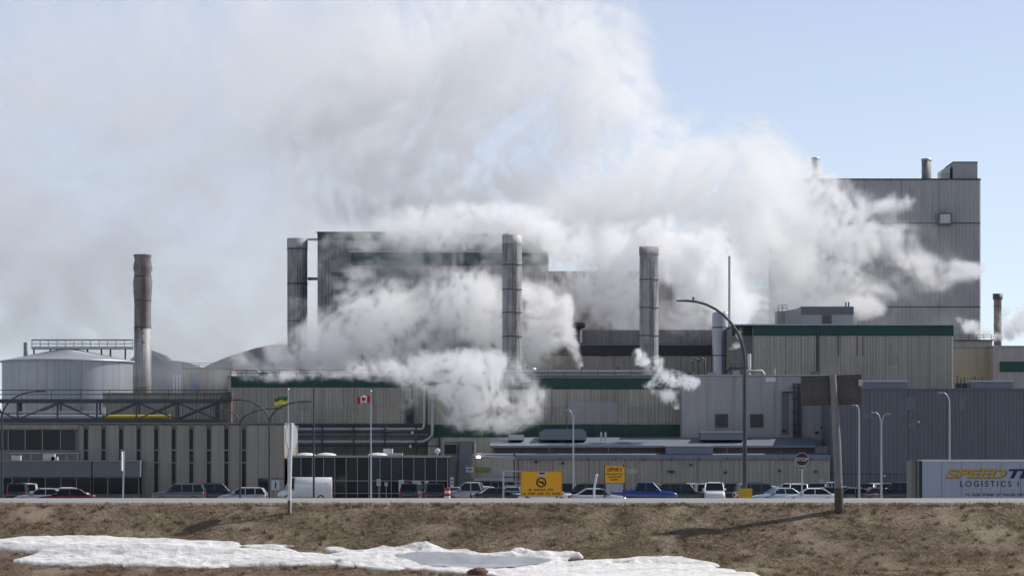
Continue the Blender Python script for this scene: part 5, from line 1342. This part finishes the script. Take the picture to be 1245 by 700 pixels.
# ------------------------------------------------------------------ steam: voxel clouds filled from soft puffs and turbulence
def fbm3(P, oct, seed, gain=.68):
    out = 0; amp = 1; tot = 0
    for o in range(oct):
        out = out + amp * vnoise(P * (2.03 ** o) + 11.7 * o, seed + o); tot += amp; amp *= gain
    return out / tot
def steam_mat(name, dens, ani):
    mt = bpy.data.materials.new(name); mt.use_nodes = True; mn = mt.node_tree; mn.nodes.clear()
    o = mn.nodes.new('ShaderNodeOutputMaterial'); pv = mn.nodes.new('ShaderNodeVolumePrincipled')
    pv.inputs['Color'].default_value = (1, 1, 1, 1); pv.inputs['Density'].default_value = dens; pv.inputs['Anisotropy'].default_value = ani
    mn.links.new(pv.outputs[0], o.inputs['Volume'])
    return mt
def voxel_cloud(name, label, lo, hi, den, mt):
    nx, ny, nz = den.shape
    me = bpy.data.meshes.new(name + '_samples'); me.vertices.add(den.size)
    me.attributes.new('den', 'FLOAT', 'POINT').data.foreach_set('value', den.astype(np.float32).ravel())
    src = bpy.data.objects.new(name + '_samples', me)          # data only, never linked into the scene
    ng = bpy.data.node_groups.new(name, 'GeometryNodeTree')
    ng.interface.new_socket('Geometry', in_out='INPUT', socket_type='NodeSocketGeometry')
    ng.interface.new_socket('Geometry', in_out='OUTPUT', socket_type='NodeSocketGeometry')
    N, L = ng.nodes, ng.links
    out = N.new('NodeGroupOutput'); vc = N.new('GeometryNodeVolumeCube')
    vc.inputs['Min'].default_value = lo; vc.inputs['Max'].default_value = hi
    for k, n_ in zip('XYZ', (nx, ny, nz)): vc.inputs['Resolution ' + k].default_value = n_
    oi = N.new('GeometryNodeObjectInfo'); oi.inputs['Object'].default_value = src
    si = N.new('GeometryNodeSampleIndex'); si.data_type = 'FLOAT'; si.domain = 'POINT'; si.clamp = True
    na = N.new('GeometryNodeInputNamedAttribute'); na.data_type = 'FLOAT'; na.inputs['Name'].default_value = 'den'
    pos = N.new('GeometryNodeInputPosition'); sep = N.new('ShaderNodeSeparateXYZ'); L.new(pos.outputs[0], sep.inputs[0])
    idx = []
    for k, n_ in enumerate((nx, ny, nz)):
        t = mth(ng, 'SUBTRACT', sep.outputs[k], lo[k]); t = mth(ng, 'MULTIPLY', t, (n_ - 1) / (hi[k] - lo[k])); idx.append(mth(ng, 'ROUND', t))
    i = mth(ng, 'ADD', mth(ng, 'ADD', mth(ng, 'MULTIPLY', idx[0], ny * nz), mth(ng, 'MULTIPLY', idx[1], nz)), idx[2])
    L.new(oi.outputs['Geometry'], si.inputs['Geometry']); L.new(na.outputs[0], si.inputs['Value']); L.new(i, si.inputs['Index'])
    L.new(si.outputs[0], vc.inputs['Density'])
    sm_ = N.new('GeometryNodeSetMaterial'); L.new(vc.outputs[0], sm_.inputs[0]); L.new(sm_.outputs[0], out.inputs[0]); sm_.inputs['Material'].default_value = mt
    v = bpy.data.volumes.new(name); v.materials.append(mt)
    ob = bpy.data.objects.new(name, v); col.objects.link(ob)
    ob.modifiers.new('steam', 'NODES').node_group = ng
    return tag(ob, label, 'steam', 'steam clouds over the mill', 'stuff')
def steam(name, label, d0, depth, blobs, voxel, feat, amp, dens, seed, ani=.25, t0=.28, t1=.80, oct=5, warp=.5, zs=1.0, pad=1.25, billow=.5, grain=1.0):
    """blobs: (column, row, half width, half height, strength[, metres nearer(-)/farther(+)[, half depth]]) at distance d0"""
    k = d0 / F
    B = [(X(b_[0], d0), Z(b_[1], d0), b_[2] * k, b_[3] * k, b_[4], d0 + (b_[5] if len(b_) > 5 else 0), b_[6] if len(b_) > 6 else depth) for b_ in blobs]
    lo = (min(b_[0] - b_[2] * pad for b_ in B), min(b_[5] - b_[6] * 1.3 for b_ in B), min(b_[1] - b_[3] * pad for b_ in B))
    hi = (max(b_[0] + b_[2] * pad for b_ in B), max(b_[5] + b_[6] * 1.3 for b_ in B), max(b_[1] + b_[3] * pad for b_ in B))
    n_ = [max(8, int((h - l) / voxel)) for l, h in zip(lo, hi)]
    xs_, ys2, zs_ = [np.linspace(l, h, c, dtype=np.float32) for l, h, c in zip(lo, hi, n_)]
    inv = np.ones(n_, np.float32)
    for bx_, bz_, rx_, rz_, st, by_, ry_ in B:
        ii = [np.searchsorted(a, (c - 1.9 * r_, c + 1.9 * r_)) for a, c, r_ in ((xs_, bx_, rx_), (ys2, by_, ry_), (zs_, bz_, rz_))]
        sl_ = tuple(slice(*p) for p in ii)
        ex = np.exp(-1.25 * ((xs_[sl_[0]] - bx_) / rx_) ** 2)[:, None, None] * np.exp(-1.25 * ((ys2[sl_[1]] - by_) / ry_) ** 2)[None, :, None] * np.exp(-1.25 * ((zs_[sl_[2]] - bz_) / rz_) ** 2)[None, None, :]
        inv[sl_] *= 1 - min(st, .98) * ex
    Fd = 1 - inv
    act = Fd > .06
    I = np.nonzero(act)
    P = np.stack([xs_[I[0]], ys2[I[1]], zs_[I[2]] * zs], -1) / feat
    P[:, 1] *= .45                                     # eddies are drawn out along the wind, which blows past the camera
    w1 = fbm3(P * .8 + 3.3, 2, seed + 50) - .5; w2 = fbm3(P * .8 + 41.1, 2, seed + 53) - .5
    P = P + warp * np.stack([w1, w2 * .3, w2], -1) * 3
    soft = (fbm3(P, oct, seed) - .5) / .085
    puff = 0; amp_ = 1; tot = 0
    for o in range(oct):
        puff = puff + amp_ * np.abs(2 * vnoise(P * 1.25 * 2.07 ** o + 5.5 + 9.1 * o, seed + 60 + o) - 1); tot += amp_; amp_ *= .66
    puff = (puff / tot - .33) / .11
    nn = billow * puff + (1 - billow) * soft
    f = .78 * Fd[I] + amp * nn * np.clip(Fd[I] * 1.6, 0, 1)
    g = np.clip((f - t0) / (t1 - t0), 0, 1)
    edge = np.clip(Fd[I] * 3.2 - .25, 0, 1)
    hf = vnoise(P * (6.1, 2.5, 6.1) + 2.2, seed + 80) * .5 + vnoise(P * (12.7, 5.0, 12.7) + 8.8, seed + 81) * .3 + vnoise(P * (25.0, 9.0, 25.0) + 4.4, seed + 82) * .2
    g = g * np.clip(.55 + (hf - .5) * grain * 4.5 + g * .5, .05, 1.6)
    den = np.zeros(n_, np.float32); den[I] = g * edge
    print('steam', name, n_, int(act.sum()))
    return voxel_cloud(name, label, lo, hi, den, steam_mat(name, dens, ani))
if STEAM:
    steam('main_steam_cloud', 'huge pale steam cloud billowing up over the whole mill', 526, 17, [
        (705, 30, 90, 95, .95), (735, 130, 75, 75, .95), (640, 110, 130, 110, .95), (830, 190, 80, 65, .95), (885, 215, 75, 65, .95), (780, 250, 110, 75, .95), (925, 185, 48, 48, .9),
        (945, 250, 55, 70, .95), (870, 300, 90, 50, .9), (700, 240, 110, 70, .95), (560, 180, 150, 95, .95, 0, 14), (450, 130, 160, 115, .88, 0, 12), (520, 70, 120, 80, .88, 0, 14), (585, 25, 60, 45, .9, -10),
        (560, 262, 130, 40, .8, -2), (460, 255, 100, 40, .7, -2), (640, 268, 65, 30, .92, -12, 12), (545, 262, 95, 22, .8, -8, 10), (980, 300, 45, 60, .8, 12),
        (960, 350, 60, 40, .7, 10)],
        .46, 10.5, .20, .115, 3, .45, .27, .78, 6, .45, billow=.4)
    steam('drifting_steam_sheet', 'wide soft sheet of steam drifting off to the side over silo and rusty chimney', 530, 9, [
        (330, 130, 190, 140, .72, 0, 9), (190, 180, 170, 140, .66, 4, 8), (60, 130, 170, 150, .6, 6, 8), (60, 320, 130, 70, .62, 0, 8), (310, 255, 130, 55, .58, 4, 7), (-80, 260, 120, 160, .55, 4, 8), (420, 180, 120, 90, .7, 0, 9)],
        .8, 16.0, .13, .085, 143, .45, .16, .8, 5, .5, billow=.25, grain=.35)
    steam('mill_block_steam', 'bright steam bank rolling in front of the tall mill block', 463, 4.6, [
        (440, 405, 60, 42, .92), (500, 405, 60, 48, .95), (560, 395, 45, 55, .95), (598, 415, 30, 45, .9), (525, 345, 38, 30, .75), (575, 345, 30, 34, .7), (470, 440, 80, 30, .9), (400, 430, 55, 38, .92),
        (340, 440, 60, 30, .9), (292, 436, 45, 24, .78), (372, 385, 36, 50, .85), (650, 398, 34, 42, .95), (650, 432, 36, 22, .9), (686, 372, 15, 20, .97), (640, 352, 22, 18, .7), (694, 415, 9, 20, .9), (703, 440, 5, 14, .7),
        (610, 442, 50, 14, .85), (540, 445, 60, 16, .75), (520, 395, 90, 46, .9), (450, 415, 90, 34, .85), (585, 375, 34, 40, .85), (430, 340, 45, 30, .5), (665, 355, 18, 16, .8)], .25, 6.0, .21, .36, 13, .45, .20, .85, 6, .30, billow=.35, grain=.8)
    steam('flaking_stack_steam', 'ragged steam sinking around the stack with the flaking top', 474, 6.5, [
        (695, 302, 40, 30, .92), (742, 328, 50, 40, .95), (722, 358, 32, 24, .75), (790, 335, 50, 45, .9), (760, 385, 28, 24, .65), (835, 340, 50, 45, .92), (820, 395, 36, 26, .65), (875, 360, 45, 40, .85), (850, 300, 60, 40, .92), (665, 290, 26, 20, .75),
        (792, 308, 26, 20, .9, -27.5, 2.5), (800, 345, 12, 20, .7, -26, 2.2), (905, 375, 40, 22, .8), (800, 285, 80, 30, .9), (690, 340, 26, 24, .6)], .28, 5.2, .24, .36, 83, .45, .22, .74, 6, .35, billow=.35)
    steam('plume_by_centre_stack', 'crisp bright steam plume rising right of the centre stack', 460.0, 3.2, [
        (706, 446, 4, 6, .95), (702, 434, 6, 9, .95), (697, 420, 8, 10, .95), (690, 405, 12, 13, .97), (683, 388, 16, 16, .97), (688, 370, 12, 13, .97), (668, 382, 18, 18, .97), (655, 400, 22, 22, .97), (664, 362, 14, 12, .9), (648, 425, 24, 18, .95), (672, 415, 16, 16, .9), (642, 375, 12, 20, .85), (650, 352, 12, 10, .7)],
        .17, 2.8, .24, .50, 133, .45, .24, .72, 6, .35, billow=.6)
    steam('front_wall_steam', 'steam rolling down the front of the green band mill hall', 411.5, 3.6, [
        (562, 480, 36, 30, .95), (600, 488, 48, 32, .95), (640, 488, 28, 22, .85), (558, 512, 24, 16, .8), (590, 518, 34, 12, .85), (655, 478, 16, 13, .7), (540, 455, 40, 18, .85), (470, 454, 55, 11, .7),
        (415, 456, 50, 10, .65), (360, 458, 60, 10, .55), (300, 460, 40, 8, .35), (620, 458, 46, 14, .7), (575, 450, 40, 18, .85), (715, 478, 26, 8, .42), (500, 462, 30, 14, .7), (500, 490, 24, 24, .4), (560, 442, 55, 20, .9), (515, 440, 60, 18, .8), (445, 446, 70, 13, .7), (610, 440, 30, 18, .75), (645, 500, 24, 16, .7), (620, 510, 30, 14, .7)], .21, 3.8, .21, .44, 23, .45, .22, .70, 6, .35, billow=.5)
    steam('roof_line_steam', 'grey steam trailing over the roof edge of the tall mill block', 479, 5.5, [
        (545, 284, 80, 20, .92), (470, 280, 60, 16, .75), (605, 276, 50, 24, .92), (655, 280, 36, 26, .92), (560, 262, 100, 20, .9), (680, 310, 22, 16, .7), (450, 300, 40, 10, .4), (520, 300, 50, 9, .5)],
        .30, 5.0, .22, .42, 123, .45, .20, .80, 6, .35, billow=.35)
    steam('pipe_steam_puff', 'small bright steam puff before the edge of the concrete block', 409.5, 2.0, [
        (783, 440, 13, 13, .9), (798, 454, 18, 15, .95), (820, 462, 18, 13, .95), (838, 467, 12, 10, .9), (812, 482, 16, 10, .8), (790, 470, 12, 10, .65), (775, 430, 8, 8, .8), (822, 494, 7, 8, .6), (846, 464, 6, 6, .8), (800, 440, 10, 10, .6)], .10, 2.0, .22, .9, 33, .45, .22, .64, 6, .4, billow=.5)
    steam('boiler_house_steam', 'ragged steam drifting across the tall boiler house', 538, 9, [
        (1005, 345, 50, 40, .92), (1045, 300, 48, 42, .85), (1095, 248, 28, 14, .75), (1055, 245, 42, 22, .75), (985, 382, 60, 22, .9), (1035, 372, 28, 14, .9, -4), (1060, 380, 14, 9, .9, -4), (920, 380, 60, 35, .85), (1150, 325, 40, 16, .75),
        (1110, 318, 40, 20, .7), (1180, 330, 16, 12, .7), (945, 330, 60, 50, .92), (1000, 270, 50, 45, .85), (965, 230, 34, 40, .75), (1085, 285, 45, 24, .6), (1130, 345, 50, 18, .5), (1080, 350, 40, 26, .6), (930, 300, 60, 90, .97), (955, 240, 48, 55, .95), (1000, 225, 36, 22, .6), (900, 330, 50, 50, .95)], .32, 6.5, .25, .24, 43, .45, .24, .78, 6, .4, billow=.35)
    steam('far_hall_steam', 'low steam wisps behind the far right halls', 506, 4, [
        (1182, 397, 16, 10, .9), (1196, 407, 14, 8, .9), (1236, 396, 26, 14, .85), (1216, 409, 20, 7, .85), (1250, 385, 22, 24, .8), (1165, 388, 10, 8, .5), (1222, 380, 14, 14, .5)], .24, 3.6, .2, .75, 53, .5, .30, .8, 6, .9)
    steam('roof_pipe_wisp', 'thin steam wisp curling beside the tall curved lamp', 438, 1.0, [
        (893, 421, 9, 5, .9), (898, 408, 7, 10, .9), (903, 396, 6, 8, .85), (888, 424, 6, 3, .8)], .09, 1.1, .32, 1.2, 63, .5)
    steam('background_steam_veil', 'thin grey steam veil drifting across the sky behind the mill', 760, 30, [
        (-60, 60, 260, 200, .7), (150, 120, 260, 200, .75), (380, 100, 260, 200, .8), (560, 60, 200, 180, .6), (60, 330, 240, 120, .72), (260, 330, 240, 130, .68), (430, 300, 180, 130, .6), (-160, 300, 160, 200, .6), (330, 420, 200, 70, .5), (100, 430, 200, 60, .4)],
        1.5, 38.0, .13, .050, 73, .3, .12, .9, 5, .6, billow=.2, grain=.5)
    steam('silo_yard_mist', 'thin bluish mist hanging over the silo and shed roofs', 430, 4, [
        (60, 455, 90, 28, .6), (150, 455, 70, 30, .65), (220, 455, 60, 28, .7), (290, 455, 60, 26, .75), (185, 430, 40, 30, .5)], .6, 7.0, .14, .055, 93, .5, .15, .9, 4, .6, billow=.2, grain=.3)
    steam('mill_mist', 'thin mist drifting across the face of the tall mill block', 477.5, 2.6, [
        (420, 310, 70, 40, .75), (520, 300, 90, 40, .85), (620, 305, 70, 50, .85), (560, 335, 90, 30, .6), (480, 370, 90, 50, .7), (700, 370, 70, 60, .7), (780, 380, 70, 50, .7), (850, 380, 50, 50, .75), (740, 430, 80, 25, .5)], .5, 7.0, .20, .26, 103, .45, .15, .95, 5, .35, billow=.3)
    steam('boiler_house_mist', 'thin mist in front of the boiler house wall', 553, 3, [
        (1000, 300, 60, 80, .8), (1070, 300, 80, 80, .7), (1140, 340, 60, 60, .6), (1080, 400, 100, 50, .6)], .7, 9.0, .18, .07, 113, .45, .15, .95, 5, .35, billow=.3)
